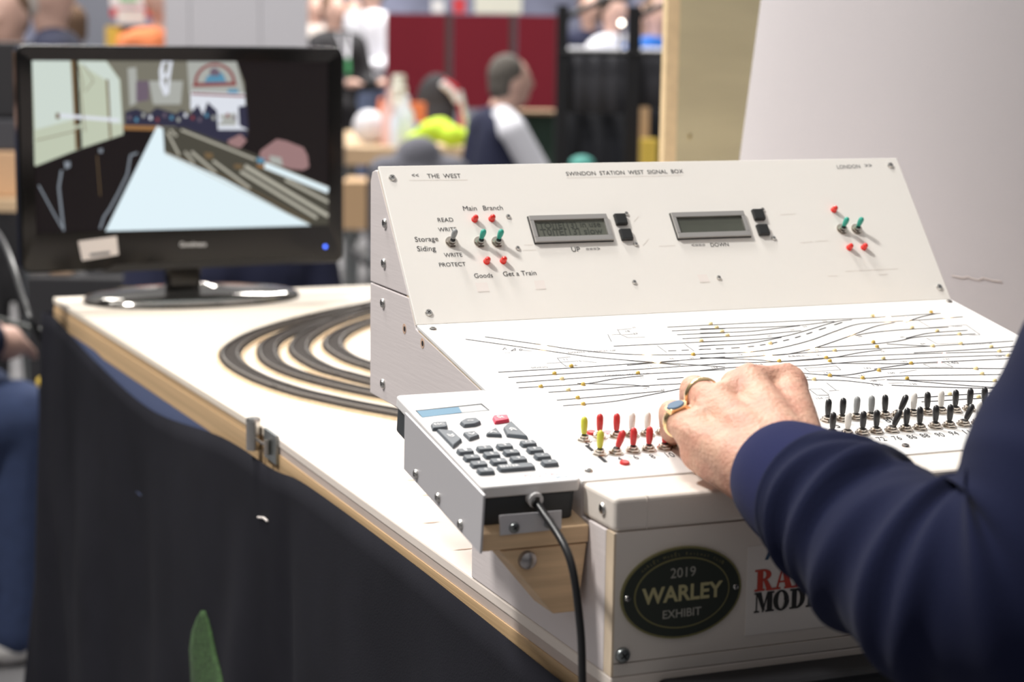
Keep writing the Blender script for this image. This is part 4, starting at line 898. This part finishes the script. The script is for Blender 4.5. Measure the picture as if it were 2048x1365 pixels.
    remesh(sk, 'body', 'skin_far', t, vox, 3); remesh(sh, 'top', cols[0], t, vox, 5); remesh(tr, 'trousers', cols[1], t, vox, 4); remesh(so, 'shoes', cols[2] if len(cols) > 2 else 'black_coat', t, vox, 2)
    if hair: remesh(ha, 'hair', hair, t, vox, 2)
    if extras: extras(t, g, H, R2)
    return t
BG = 'visitors and exhibitors in the hall behind'
R = math.radians
def raglan(t, g, H, R2):      # white shoulder/sleeve panel
    mb = MB(); sz, sy = .595, .03
    for s_ in (1,):
        S0, E_ = V((s_ * .108, sy, sz - .02)), V((s_ * .125, sy + .085, sz - .165)); P = [g(s_ * .05, sy - .003, sz + .012), g(*S0), g(*S0.lerp(E_, .9))]
        P = [p + (R2 @ V((s_ * .012, -.006, .010))) * H for p in P]; mb.chain([P[0], P[1], P[2]], [.034 * H, .041 * H, .040 * H])
    remesh(mb, 'white_sleeves', 'white_shirt', t, .012, 3)
def coat_chair(t): pass
# seated man in navy shirt, in profile
man = person('seated man with grey hair in a navy shirt with white shoulders, in profile', None, 8.6, 1022, 163, R(-90), ('navy_far', 'black_coat'), 'sit', 'table', 1.16, .013, 'hair_grey', lean=.02, extras=raglan, long_sleeves=False)
def lany(t, g, H, R2):
    mb = MB().use('green_band'); z0_ = .78
    mb.use('white_shirt').tube([g(-.03, .06, .84), g(0, .092, .74)], .009, 8); mb.tube([g(.03, .06, .84), g(0, .092, .74)], .009, 8); mb.use('green_band').tube([g(0, .092, .74), g(.0, .094, .68)], .014, 8); mb.build('lanyard', t)
person('person in open black jacket with a green lanyard beside the white-shirted man', BG, 12.5, 668, 22, R(200), ('black_coat', 'black_coat'), 'stand', 'fwd', 1.05, .02, 'hair_brown', extras=lany)
person('man in white shirt and pale jeans standing by the maroon screens', BG, 13.2, 742, -20, R(120), ('white_shirt', 'denim_light'), 'stand', 'fwd', 1.0, .02, 'hair_grey')
person('person in beige top behind the one with the green lanyard', BG, 14.5, 628, 18, R(190), ('beige_shirt', 'tan'), 'stand', 'down', 1.1, .02, 'hair_grey')
person('person in red top half hidden behind the white-shirted man', BG, 14.2, 704, 26, R(180), ('red_shirt', 'black_coat'), 'stand', 'down', 1.0, .02, 'hair_dark')
person('man in navy jumper with pale grey hair above the television top left', BG, 7.4, 98, -8, R(250), ('navy_far', 'jeans'), 'stand', 'fwd', 1.05, .016, 'beige_shirt')
person('brown-haired person in brown coat, low behind the television', BG, 8.6, 140, 55, R(10), ('brown_coat', 'black_coat'), 'stand', 'down', .95, .016, 'hair_brown')
person('person in dark clothing at the far upper left corner', BG, 6.6, 12, 30, R(150), ('black_coat', 'black_coat'), 'stand', 'fwd', 1.1, .016, 'hair_brown')
person('person in orange jacket beside the pale wall panels', BG, 9.68, 318, -8, R(180), ('orange_coat', 'jeans'), 'stand', 'down', .7, .02, 'hair_brown')
person('person in pale shirt behind the black barrier', BG, 11.5, 1228, 26, R(200), ('white_shirt', 'black_coat'), 'stand', 'fwd', 1.05, .02, 'hair_dark')
person('person in dark blue top left of the pale shirt behind the barrier', BG, 12.6, 1180, 20, R(170), ('navy_far', 'black_coat'), 'stand', 'down', 1.0, .02, 'hair_brown')
person('person in bright blue top by the plywood post', BG, 11.0, 1316, 28, R(180), ('blue_shirt', 'black_coat'), 'stand', 'fwd', 1.0, .02, 'hair_brown')
person('person in pale pink top between barrier post and blue top', BG, 13.4, 1288, 40, R(160), ('bag_white', 'black_coat'), 'stand', 'down', .9, .02, 'hair_brown')
# person crouched on a seat behind the table
person('person in navy seen low beneath the television, sitting behind the table', None, 4.3, 480, 470, R(180), ('navy_far', 'jeans', 'black_coat'), 'sit', 'lap', 1.15, .012, 'hair_brown', H=1.55, lean=.05)
# seated visitor at left edge with phone
def phone(t, g, H, R2): pass
lp = person('seated person in blue jeans and white trainers holding a phone at the left edge', None, 4.05, -395, 127, R(282), ('navy_far', 'jeans', 'trainer'), 'sit', 'reach', 1.15, .011, 'hair_brown', H=1.85)
chair(-405, 400, 4.05, R(282), 'chair under the seated visitor at the left edge')
ph = MB().box((-.04, -.075, -.005), (.04, .075, .005)).build('phone', None, mat='phone'); ph.location = at(20, 645, 3.9); ph.rotation_euler = (.3, .15, R(80)); bevel(ph, .004); tag(ph, 'dark phone held by the seated person at the left edge', 'phone')

# ------------------------------------------------------------------ background furniture
def wbox(px0, px1, D, zt, zb, th, name, mat, par=None):      # upright board facing the aisle between two pixel columns
    a = at(px0, 100, D); b = at(px1, 100, D); return MB().hexa([V((a.x, a.y, zb)), V((b.x, b.y, zb)), V((b.x + th * .39, b.y + th * .92, zb)), V((a.x + th * .39, a.y + th * .92, zb))], [V((a.x, a.y, zt)), V((b.x, b.y, zt)), V((b.x + th * .39, b.y + th * .92, zt)), V((a.x + th * .39, a.y + th * .92, zt))]).build(name, par, mat=mat)
def zat(py, D): return at(1024, py, D).z
for p0, p1, lab in ((772, 891, 'left of the three maroon felt screens'), (905, 1019, 'middle of the three maroon felt screens'), (1033, 1112, 'right of the three maroon felt screens, behind the seated man')):
    D = 12.; t = thing('display_screen', lab, 'screen', tuple(at((p0 + p1) / 2, 220, D)), 'maroon felt screens')
    wbox(p0, p1, D, zat(30, D), zat(219, D), .04, 'felt_panel', 'maroon', t); wbox(p1, p1 + 13, D, zat(28, D), zat(222, D), .045, 'frame', 'board_frame', t)
    wbox(p0, p0 + 6, D, zat(222, D), FLOOR, .03, 'leg', 'rail_black', t); wbox(p1 + 4, p1 + 10, D, zat(222, D), FLOOR, .03, 'leg', 'rail_black', t)
o = wbox(1000, 1118, 12.15, zat(223, 12.1), zat(229, 12.1), .5, 'tabletop', 'table_wood'); t2 = thing('trestle_table', 'table with dark green cloth below the maroon screens, right of the seated man', 'table', tuple(at(1060, 300, 12.3))); OFFS = OFF[t2.name]
for v_ in o.data.vertices: v_.co -= OFFS
o.parent = t2; wbox(1002, 1116, 12.2, zat(229, 12.1), FLOOR, .4, 'green_cloth', 'dark_green', t2)
wl_ = thing('wall_panels', 'pale grey partition panels behind the television', 'partition', tuple(at(470, 100, 9.4)))
for a_, b_ in ((330, 379), (380.5, 520), (521.5, 614)): wbox(a_, b_, 9.4, 1.6, FLOOR, .05, 'panel', 'hall_panel', wl_)
o = wbox(115, 226, 10.5, 1.5, FLOOR, .05, 'blue_partition', 'hall_panel_blue'); tag(o, 'blue-grey partition between brown-coated person and the poster stand', 'partition')
ps = thing('poster_stand', 'stall poster with red and white bands above the television', 'poster', tuple(at(268, 60, 9.9)))
wbox(222, 302, 9.9, 1.4, zat(25, 9.9), .03, 'poster', 'white_gloss', ps); wbox(222, 300, 9.88, zat(28, 9.9), zat(45, 9.9), .03, 'red_band', 'red_shirt', ps); wbox(235, 290, 9.86, zat(30, 9.9), zat(58, 9.9), .03, 'white_band', 'white_gloss', ps); wbox(218, 300, 9.9, zat(62, 9.9), FLOOR, .2, 'stand', 'black_coat', ps)
wbox(240, 275, 9.85, zat(5, 9.9), zat(14, 9.9), .02, 'green_mark', 'green_band', ps)
o = wbox(212, 236, 9.7, zat(64, 9.7), FLOOR, .1, 'yellow_box', 'yellow'); tag(o, 'yellow box at the foot of the poster stand', 'box')
# things on top of the screens
for i, (p0, p1, y, m_, lab) in enumerate(((948, 1042, 2, 'cup', 'cream board leaning above the maroon screens'), (862, 888, 12, 'white_gloss', 'small white pack above the left maroon screen'), (905, 930, 8, 'red_shirt', 'small red pack above the middle maroon screen'))):
    o = wbox(p0, p1, 12.01, zat(y - 10, 12.0), zat(27.4, 12.0), .02, 'stall_board', m_); tag(o, lab, 'board')
# bench table with bottles
bt = thing('bench_table', 'light wooden table with bottles, cups and yellow vests', 'table', tuple(at(815, 300, 10.3)))
zt = zat(296, 9.9)
A_, B2, C_, D_ = at(690, 296, 9.75), at(948, 318, 9.75), at(955, 272, 10.9), at(690, 262, 11.2)
for p in (A_, B2, C_, D_): p.z = zt
MB().hexa([p - V((0, 0, .085)) for p in (A_, B2, C_, D_)], [A_, B2, C_, D_]).build('tabletop', bt, mat='table_wood')
for p in (A_, B2, C_, D_):
    q = p.lerp((A_ + B2 + C_ + D_) / 4, .08); MB().box((q.x - .025, q.y - .025, FLOOR), (q.x + .025, q.y + .025, zt - .085)).build('leg', bt, mat='steel_dark')
def ontab(px_, D): p = at(px_, 280, D); p.z = zt; return p
def lathe_at(name, px_, D, prof, mat, lab, cat, group=None):
    p = ontab(px_, D); o = MB().lathe(Matrix.Translation(p), prof, 20).build(name, None, True, mat); return tag(o, lab, cat, group)
def bot(h, r): return [(r, 0), (r, h * .65), (r * .4, h * .82), (r * .38, h), (r * .2, h + .005)]
lathe_at('cup_stack', 797, 10.2, [(.034, .0), (.044, .14), (.040, .15), (.045, .21), (.037, .22), (.042, .28), (.033, .29), (.034, .33), (.03, .345)], 'cup', 'tall stack of pale paper cups on the wooden table', 'cups')
lathe_at('water_bottle', 778, 10.0, bot(.27, .04), 'bottle_pink', 'pinkish plastic bottle left of the cup stack', 'bottle', 'bottles on the wooden table')
lathe_at('water_bottle', 812, 10.05, bot(.24, .042), 'bottle_clear', 'clear bottle right of the cup stack', 'bottle', 'bottles on the wooden table')
lathe_at('water_bottle', 795, 9.9, bot(.20, .04), 'bottle_clear', 'short clear bottle in front of the cup stack', 'bottle', 'bottles on the wooden table')
lathe_at('water_bottle', 762, 10.2, bot(.22, .036), 'pack_orange', 'red and white bottle behind the carrier bag', 'bottle', 'bottles on the wooden table')
p = ontab(738, 10.1); o = MB().ball(p + V((0, 0, .085)), (.085, .07, .085), 14, 10).build('carrier_bag', None, True, 'bag_white'); tag(o, 'crumpled white carrier bag at the left of the bench table', 'bag')
p = ontab(833, 10.3); o = MB().box(tuple(p + V((-.05, 0, 0))), tuple(p + V((.05, .06, .20)))).build('snack_box', None, mat='pack_orange'); tag(o, 'orange snack carton beside the bottles', 'carton')
p = ontab(836, 10.15); o = MB().box(tuple(p + V((-.035, 0, 0))), tuple(p + V((.035, .05, .10)))).build('blue_pack', None, mat='pack_blue'); tag(o, 'small blue pack in front of the orange carton', 'pack')
hv = MB()
for dx, dz, r_ in ((845, .03, .06), (862, .06, .075), (880, .07, .075), (900, .04, .07), (918, .035, .06), (934, .03, .05), (826, .025, .045)): hv.ball(ontab(dx, 9.85) + V((0, random.uniform(-.03, .03), dz + .02)), (r_, r_ * .8, r_ * .8), 12, 8)
o = remesh(hv, 'hivis_vests', 'hivis', None, .012, 2); tag(o, 'heap of fluorescent yellow vests on the bench table', 'vests')
o = MB().tube([ontab(945, 9.9), ontab(945, 9.9) + V((-.06, .02, .28))], .012, 8).build('white_rod', None, True, 'white_gloss'); tag(o, 'thin white rod standing at the right end of the bench table', 'rod')
p = ontab(955, 9.95); o = MB().lathe(Matrix.Translation(p), bot(.17, .035), 16).build('water_bottle', None, True, 'bottle_clear'); tag(o, 'clear bottle with red cap right next to the seated man', 'bottle', 'bottles on the wooden table')
# backpack on table
bk = MB(); q = ontab(872, 10.75); bk.ball(q + V((0, 0, .172)), (.115, .08, .17), 18, 12); bk.ball(q + V((.0, -.05, .10)), (.09, .05, .09), 14, 10)
o = remesh(bk, 'backpack', 'black_coat', None, .012, 3); tag(o, 'black and red rucksack on the bench table before the maroon screens', 'bag')
bkr = MB().tube(spline([q + V((.02, -.07, .30)), q + V((.09, -.06, .25)), q + V((.125, -.05, .14)), q + V((.12, -.05, .02))], 6), .018, 8).build('red_trim', o, True, 'red_shirt')
bkw = MB().tube(spline([q + V((.0, -.085, .29)), q + V((.06, -.085, .24)), q + V((.09, -.085, .19))], 6), .018, 8).build('white_trim', o, True, 'white_gloss')
# chairs
chair(985, 300, 8.6, R(-95), 'black chair under the man in the navy shirt')
t3, g3 = chair(818, 380, 8.2, R(-10), 'chair with a grey coat over its back in front of the bench table')
ct = MB(); ct.chain([g3(-.14, -.23, .80), g3(.14, -.23, .80)], [.07, .07]); ct.chain([g3(-.14, -.25, .74), g3(-.15, -.27, .45)], [.06, .05]); ct.chain([g3(.14, -.25, .74), g3(.15, -.27, .45)], [.06, .05]); ct.chain([g3(0, -.26, .74), g3(0, -.28, .35)], [.10, .10]); ct.ball(g3(0, -.22, .86), (.10, .08, .09))
o = remesh(ct, 'grey_coat', 'grey_coat', None, .015, 4); tag(o, 'grey coat hung over the chair back before the bench table', 'coat')
# black barrier: posts, rails and drapes
bar = thing('drape_barrier', 'black metal barrier with dark drapes behind the seated man', 'barrier', tuple(at(1200, 320, 7.2)))
DB = 7.2
for p0, p1 in ((1113, 1136), (1254, 1282)): wbox(p0, p1, DB, zat(20, DB) + .02, FLOOR, .04, 'post', 'rail_black', bar)
for a_, b_ in ((at(1122, 40, DB), at(1210, -2, DB)), (at(1266, 38, DB), at(1340, 2, DB)), (at(1122, 105, DB), at(1260, 106, DB)), (at(1270, 107, DB), at(1345, 108, DB)), (at(1210, -2, DB), at(1262, -4, DB))): MB().tube([a_, b_], .012, 8).build('rail', bar, True, 'rail_black')
def drape(p0, p1, D, y0, y1, mat, nm):
    a = at(p0, 100, D); b = at(p1, 100, D); rows = []
    for zz in (zat(y0, D), (zat(y0, D) * .6 + zat(y1, D) * .4), zat(y1, D)):
        rows.append([V((a.x, a.y, zz)).lerp(V((b.x, b.y, zz)), i / 24) + V((.39, .92, 0)) * .006 * math.sin(i * .9) for i in range(25)])
    o = MB().ring_surf(rows, False, False).build(nm, bar, True, mat, 180); s_ = o.modifiers.new('t', 'SOLIDIFY'); s_.thickness = .004
drape(1133, 1256, DB + .06, 100, 225, 'drape_grey', 'upper_drape'); drape(1280, 1345, DB + .06, 102, 215, 'drape_grey', 'upper_drape'); drape(1112, 1290, DB + .14, 215, 800, 'drape_black', 'lower_drape'); drape(1288, 1350, DB + .5, 210, 800, 'drape_black', 'lower_drape')
a = at(1133, 97, 10.); o = wbox(1120, 1345, 10.2, zat(94, 10.2), FLOOR, .3, 'stall_counter', 'white_shirt'); tag(o, 'white stall counter behind the barrier', 'counter')
lb_ = at(1243, 46, 8.2); ls = thing('small_lamp', 'small bright lamp glowing behind the barrier', 'lamp', (lb_.x, lb_.y, FLOOR)); MB().ball(lb_, .010, 12, 8).build('bulb', ls, True, 'bulb'); MB().tube([V((lb_.x, lb_.y, lb_.z - .012)), V((lb_.x, lb_.y, FLOOR))], .006, 8).build('stem', ls, True, 'rail_black')
o = wbox(1288, 1320, 7.0, zat(278, 7.), FLOOR, .1, 'yellow_bin', 'yellow'); tag(o, 'yellow bin low beside the plywood post', 'bin')
o = wbox(1284, 1302, 7.13, zat(212, 7.13), FLOOR, .03, 'orange_plank', 'tan'); tag(o, 'narrow orange-brown plank standing behind the yellow bin', 'plank')
tq = at(1164, 328, 6.9); tt_ = thing('teal_bundle_stand', 'teal bundle on a black support stem just above the console by the barrier', 'stool', (tq.x, tq.y, FLOOR)); MB().ball(tq, (.045, .045, .03), 16, 10).build('teal_bundle', tt_, True, 'teal'); MB().tube([tq - V((0, 0, .02)), V((tq.x, tq.y, FLOOR + .02))], .02, 10).build('stem', tt_, True, 'rail_black'); MB().tube([V((tq.x, tq.y, FLOOR + .02)), V((tq.x, tq.y, FLOOR))], .12, 20).build('foot', tt_, True, 'rail_black')  # teal bundle; stem and foot only hold it up
# left clutter
def wb(px0, px1, D, y0, y1, th, name, mat, lab, cat, group=None): o = wbox(px0, px1, D, zat(y0, D), (y1[0] if isinstance(y1, tuple) else zat(y1, D)) if y1 else FLOOR, th, name, mat); bevel(o, .006); return tag(o, lab, cat, group)
ztab = zat(416, 5.15); zcb = zat(320, 5.2); zdc = zat(255, 5.25); zec = zat(578, 4.9)
wb(-60, 38, 5.2, 320, (ztab,), .25, 'cardboard_box', 'cardboard', 'brown cardboard box left of the television', 'box')
sd = thing('side_table', 'wooden table under the cardboard box at the left edge', 'table', tuple(at(0, 420, 5.3)))
wbox(-150, 60, 5.1, ztab - .0005, ztab - .03, .6, 'tabletop', 'table_wood', sd)
for q_, dd_ in ((-120, 5.15), (35, 5.15), (-120, 5.55), (35, 5.55)): wbox(q_, q_ + 14, dd_, ztab - .03, FLOOR, .04, 'leg', 'steel_dark', sd)
wb(-60, 45, 5.22, 255, (zcb,), .22, 'dark_case', 'drape_grey', 'dark case above the cardboard box', 'case')
wb(-80, 30, 5.25, 100, (zdc + .006,), .2, 'dark_bag', 'black_coat', 'dark bag stacked at upper left behind the television', 'bag')
ws = thing('wooden_stool', 'brown wooden box stool right of the television by the bench table', 'stool', tuple(at(715, 420, 9.3)))
wbox(685, 742, 9.2, zat(372, 9.2), zat(470, 9.2), .3, 'seat_box', 'tan', ws)
for q_, dd_ in ((687, 9.22), (736, 9.22), (687, 9.44), (736, 9.44)): wbox(q_, q_ + 5, dd_, zat(470, 9.2), FLOOR, .015, 'leg', 'steel_dark', ws)
wb(40, 260, 4.9, 578, None, .45, 'equipment_case', 'black_coat', 'black equipment case on the floor behind the table at left', 'case')
wb(88, 135, 4.95, 548, (zec,), .12, 'parcel', 'cardboard', 'small brown parcel below the television at left', 'parcel')
wb(42, 84, 4.96, 540, (zec,), .12, 'white_pack', 'beige_shirt', 'crumpled pale pack at left under the television', 'pack')
wb(160, 245, 4.98, 530, (zec,), .2, 'dark_bag', 'drape_grey', 'dark bag under the left half of the television', 'bag')
yt = thing('tag_on_stem', 'yellow tag on a black support stem beside the seated visitor knee', 'stand', tuple(at(84, 780, 3.9))); yp = at(84, 765, 3.9)
MB().ball(yp, .012, 12, 8).build('yellow_tag', yt, True, 'yellow'); MB().tube([yp - V((0, 0, .011)), V((yp.x, yp.y, FLOOR))], .008, 8).build('stem', yt, True, 'rail_black')  # yellow tag built as a ball; the stem only holds it up

# ------------------------------------------------------------------ the operator
op = thing('person', 'person in navy sweatshirt leaning over the console, left hand on the switches', 'person', (.35, -.42, FLOOR))
SK = MB()
wr = at(1572, 945, 1.235); 
mcp = {'i': at(1575, 768, 1.335), 'm': at(1497, 768, 1.318), 'r': at(1432, 812, 1.30), 'l': at(1385, 872, 1.285)}
# palm: wrist to knuckles
for k, r0, r1 in (('i', .021, .0125), ('m', .021, .0125), ('r', .021, .0120), ('l', .021, .0115)):
    w_ = wr.copy(); off = {'i': V((.012, .006, .004)), 'm': V((.004, .002, .006)), 'r': V((-.006, -.002, .002)), 'l': V((-.013, -.006, -.004))}[k]
    m0 = (w_ + off).lerp(mcp[k], .5) + V((0, 0, .002)); SK.chain([w_ + off, m0, mcp[k]], [r0, .0165, r1], 18)
SK.chain([mcp['i'], mcp['m'], mcp['r'], mcp['l']], [.0125, .0120, .0120, .0110], 16)
# palm body below the dorsum
pc = (mcp['i'] + mcp['m'] + mcp['r'] + mcp['l']) / 4
SK.chain([wr + V((0, 0, -.006)), pc + V((-.004, -.012, -.016))], [.022, .017], 16)
SK.chain([wr + V((-.014, .002, -.010)), mcp['l'] + V((.002, -.006, -.010))], [.017, .013], 16)      # hypothenar edge
fing = {'l': [mcp['l'], at(1344, 826, 1.318), at(1343, 862, 1.348), at(1352, 884, 1.372)],
        'r': [mcp['r'], at(1388, 779, 1.345), at(1384, 824, 1.372), at(1392, 856, 1.388)],
        'm': [mcp['m'], at(1470, 770, 1.365), at(1450, 815, 1.385), at(1440, 850, 1.395)],
        'i': [mcp['i'], at(1540, 778, 1.375), at(1500, 830, 1.39), at(1478, 856, 1.398)]}
fr_ = {'l': (.0112, .0096, .0085, .0072), 'r': (.0122, .0104, .0092, .008), 'm': (.0122, .0108, .0095, .008), 'i': (.0124, .0108, .0095, .008)}
for k in fing: SK.chain(fing[k], fr_[k], 16)
th = [wr + V((.016, .018, -.006)), at(1590, 870, 1.31), at(1545, 880, 1.35), at(1500, 872, 1.375)]
SK.chain(th, [.019, .015, .0115, .0095], 16)
# forearm under the sleeve, upper arm, torso, neck, head, right arm, legs
path = [at(1572, 956, 1.225), at(1600, 975, 1.20), at(1660, 1014, 1.165), at(1738, 1072, 1.12), at(1838, 1146, 1.075), at(1960, 1180, 1.045), at(2070, 1160, 1.03), at(2150, 1060, 1.03), at(2220, 910, 1.04), at(2310, 740, 1.05), at(2450, 560, 1.065)]
elb = path[6]; shl = at(2640, 440, 1.08); 
SK.chain([wr, path[2], path[3], path[4], path[5], elb], [.0255, .028, .033, .038, .040, .042], 18)
SHC = shl + V((.16, -.05, .01)); nk_ = SHC + V((-.02, .05, .07)); hd_ = SHC + V((-.04, .11, .20)); shr = SHC + V((.17, -.05, .0)); elr = shr + V((.07, .10, -.26)); wrr = elr + V((.0, .235, .03)); hip = SHC + V((-.01, -.20, -.38)); 
SK.chain([elb, path[7], path[8], path[9], shl], [.042, .043, .045, .047, .050], 16); SK.chain([shl, SHC, shr], [.055, .075, .055], 16); SK.chain([SHC, (SHC + hip) / 2, hip], [.11, .12, .12], 16); SK.chain([SHC, nk_, hd_ + V((0, -.03, -.06))], [.06, .055, .05], 16)
SK.ball(hd_, (.075, .095, .115), 20, 14); SK.ball(hd_ + V((0, .03, -.06)), (.055, .06, .05)); SK.ball(hd_ + V((0, .098, -.015)), (.013, .02, .028)); SK.ball(hd_ + V((0, .08, -.062)), (.026, .014, .012))
for s_ in (-1, 1): SK.ball(hd_ + V((s_ * .075, -.005, -.01)), (.01, .02, .032)); SK.chain([hip + V((s_ * .09, 0, -.04)), V((hip.x + s_ * .1, hip.y + .03, FLOOR + .50)), V((hip.x + s_ * .1, hip.y, FLOOR + .09))], [.085, .055, .04], 16)
SK.chain([shr, elr, wrr], [.05, .04, .027], 16); dwr = (wrr - elr).normalized(); SK.cap(wrr, wrr + dwr * .07, .026, .03)
for k in range(4): b0 = wrr + dwr * .07 + V((.018 * (k - 1.5), .006 * (1.5 - k), 0)); SK.chain([b0, b0 + dwr * .04, b0 + dwr * .055 + V((0, 0, -.018))], [.0095, .0088, .008], 10)
SK.chain([wrr + dwr * .03, wrr + dwr * .06 + V((-.04, 0, 0)), wrr + dwr * .09 + V((-.045, .0, -.01))], [.012, .0105, .009], 10)
body = remesh(SK, 'body', 'skin', op, .0024, 7)
# knuckle wrinkles and tendons: fine sculpting on the back of the hand
me = body.data; offp = OFF[op.name]
for v_ in me.vertices:
    p = v_.co + offp
    if (p - wr).length < .16 and p.y < .2:
        for k in ('i', 'm', 'r', 'l'):
            a_, b_ = wr, mcp[k]; tt = max(0, min(1, (p - a_).dot(b_ - a_) / (b_ - a_).length_squared)); d_2 = (p - a_.lerp(b_, tt)); 
            if d_2.z > .004:
                lat = (d_2 - V((0, 0, d_2.z))).length; v_.co.z += .0011 * math.exp(-(lat / .0035) ** 2) * min(1, tt * 2.5)
            dk = (p - mcp[k]).length; v_.co += (p - mcp[k]).normalized() * .0012 * math.exp(-((dk - .013) / .006) ** 2) * (1 if d_2.z > .003 else 0)
# nails
# sleeve: swept tube with folds
rad = [.0360, .0390, .0425, .0465, .0515, .0590, .0665, .0690, .0700, .0700, .070]
C_ = spline(path, 16); n = len(C_); rr_ = []
for i in range(len(rad) - 1):
    for k in range(16): rr_.append(rad[i] + (rad[i + 1] - rad[i]) * k / 16)
rr_.append(rad[-1])
folds = [(.195, .035, .09, 3.4), (.225, .045, .11, .9), (.28, .05, .12, .2), (.325, .03, .05, 3.8), (.36, .05, .10, 1.7), (.42, .05, .09, .6), (.48, .055, .11, 1.9), (.55, .06, .08, .4), (.62, .07, .07, 2.3), (.72, .08, .06, 1.2)]
rings = []; up = V((0, 0, 1)); SEG = 96
cuff_i = 27
for i, p in enumerate(C_):
    t_ = (C_[min(i + 1, n - 1)] - C_[max(i - 1, 0)]).normalized(); u_ = (up - t_ * up.dot(t_)).normalized(); q_ = t_.cross(u_); f = i / (n - 1); rg = []
    for j in range(SEG):
        th_ = 2 * math.pi * j / SEG; d = 0
        if i > cuff_i:
            for fc_, w_, am, ph in folds:
                ss = (f - fc_ - .020 * math.sin(th_ * 1 + ph) - .008 * math.sin(th_ * 2 + ph * 3)) / (w_ * .30)
                d += am * (math.exp(-ss * ss) - .45 * math.exp(-((ss - 1.4) ** 2))) * (.55 + .45 * math.cos(th_ - ph * 1.7))
            d += .012 * math.sin(f * 47 + th_ * 2 + 2 * math.sin(th_))
            d *= 1.6 * min(1, (i - cuff_i) / 6)
        rg.append(p + (u_ * math.cos(th_) + q_ * math.sin(th_)) * rr_[i] * (1 + d))
    rings.append(rg)
cuf = MB(); inner = [[C_[0] + (p - C_[0]) * .90 + (C_[1] - C_[0]).normalized() * .012 for p in rings[0]]]
ro1 = [[C_[0] + (p - C_[0]) * .94 for p in rings[0]]]
cuf.ring_surf(inner + ro1 + rings[:cuff_i + 1] + [[C_[cuff_i] + (p - C_[cuff_i]) * .93 for p in rings[cuff_i + 1]]], False).build('cuff', op, True, 'navy_cuff', 180)
slv = MB(); puff = [[C_[cuff_i] + (p - C_[cuff_i]) * .97 for p in rings[cuff_i]], [C_[cuff_i] + (p - C_[cuff_i]) * 1.09 for p in rings[cuff_i]]]
so_ = slv.ring_surf(puff + rings[cuff_i + 1:], False).build('sleeve', op, True, 'navy', 180)
sm_ = so_.modifiers.new('soft', 'SMOOTH'); sm_.factor = .5; sm_.iterations = 5
TS = MB(); sh0 = C_[-1]
TS.chain([C_[-10], sh0, shl, SHC, shr, elr, wrr], [.066, .07, .085, .105, .085, .062, .04], 18); TS.chain([SHC, (SHC + hip) / 2, hip, hip + V((0, 0, -.06))], [.15, .155, .155, .15], 18); TS.chain([shl, (shl + hip) / 2 + V((-.03, 0, 0)), hip + V((-.08, 0, 0))], [.095, .12, .11], 18)
remesh(TS, 'sweatshirt', 'navy', op, .006, 6)
TR = MB()
for s_ in (-1, 1): TR.chain([hip + V((s_ * .09, 0, -.06)), V((hip.x + s_ * .1, hip.y + .03, FLOOR + .50)), V((hip.x + s_ * .1, hip.y, FLOOR + .07))], [.105, .075, .06], 16)
remesh(TR, 'trousers', 'black_coat', op, .01, 4)
SO = MB()
for s_ in (-1, 1): SO.cap(V((hip.x + s_ * .1, hip.y - .03, FLOOR + .042)), V((hip.x + s_ * .1, hip.y + .16, FLOOR + .036)), .040, .035)
remesh(SO, 'shoes', 'black_coat', op, .008, 2)
HA = MB(); HA.ball(hd_ + V((0, -.018, .022)), (.084, .098, .108), 18, 12); HA.ball(hd_ + V((0, -.05, -.02)), (.074, .06, .08), 16, 10); remesh(HA, 'hair', 'hair_grey', op, .008, 2)
# rings: top-level things on the fingers
def ring_band(c, axis, r, wd, th, name, lab, tilt=None):
    axis = axis.normalized(); u_ = axis.orthogonal().normalized(); q_ = axis.cross(u_); rings_ = []
    for k in range(49):
        a_ = 2 * math.pi * k / 48; d = u_ * math.cos(a_) + q_ * math.sin(a_); 
        rings_.append([c + d * (r) - axis * wd / 2, c + d * (r + th) - axis * wd * .35, c + d * (r + th * 1.15), c + d * (r + th) + axis * wd * .35, c + d * r + axis * wd / 2])
    return MB().ring_surf(rings_, False)
f = fing['r']; c = f[0].lerp(f[1], .60); ax = f[1] - f[0]
o = ring_band(c, ax, .0112, .004, .0014, '', '').build('ring', None, True, 'gold', 60); tag(o, 'plain gold band on the ring finger of the hand at the switches', 'ring')
f = fing['l']; c = f[0].lerp(f[1], .62); ax = (f[1] - f[0]).normalized()
sg = thing('signet_ring', 'gold signet ring with oval blue-grey stone on the little finger', 'ring', tuple(c))
ring_band(c, ax, .0103, .005, .0013, '', '').build('band', sg, True, 'gold', 60)
toc = (CAMP - c); toc = (toc - ax * toc.dot(ax)).normalized(); nrm = (V((0, 0, 1)) - ax * ax.z).normalized(); nrm = (nrm * .75 + toc * .65).normalized()
side_ = ax.cross(nrm).normalized(); F2 = Frame(tuple(c), tuple(ax), tuple(side_)); sgn = 1 if F2.N.dot(nrm) > 0 else -1
F2 = F2 if sgn > 0 else Frame(tuple(c), tuple(ax), tuple(-side_))
def el2(a, b): return [(a * math.cos(2 * math.pi * k / 28), b * math.sin(2 * math.pi * k / 28)) for k in range(28)]
MB().prism(F2, [(p[0] * .9, p[1] * .8) for p in el2(.0075, .0062)], .0085, .0125, 1.12).build('bezel', sg, True, 'gold', 40)
M['stone'] = smat('stone', (.10, .17, .26), .2, coat=.5); MB().prism(F2, el2(.0062, .0048), .0125, .0134, .9).build('stone', sg, True, 'stone', 30)
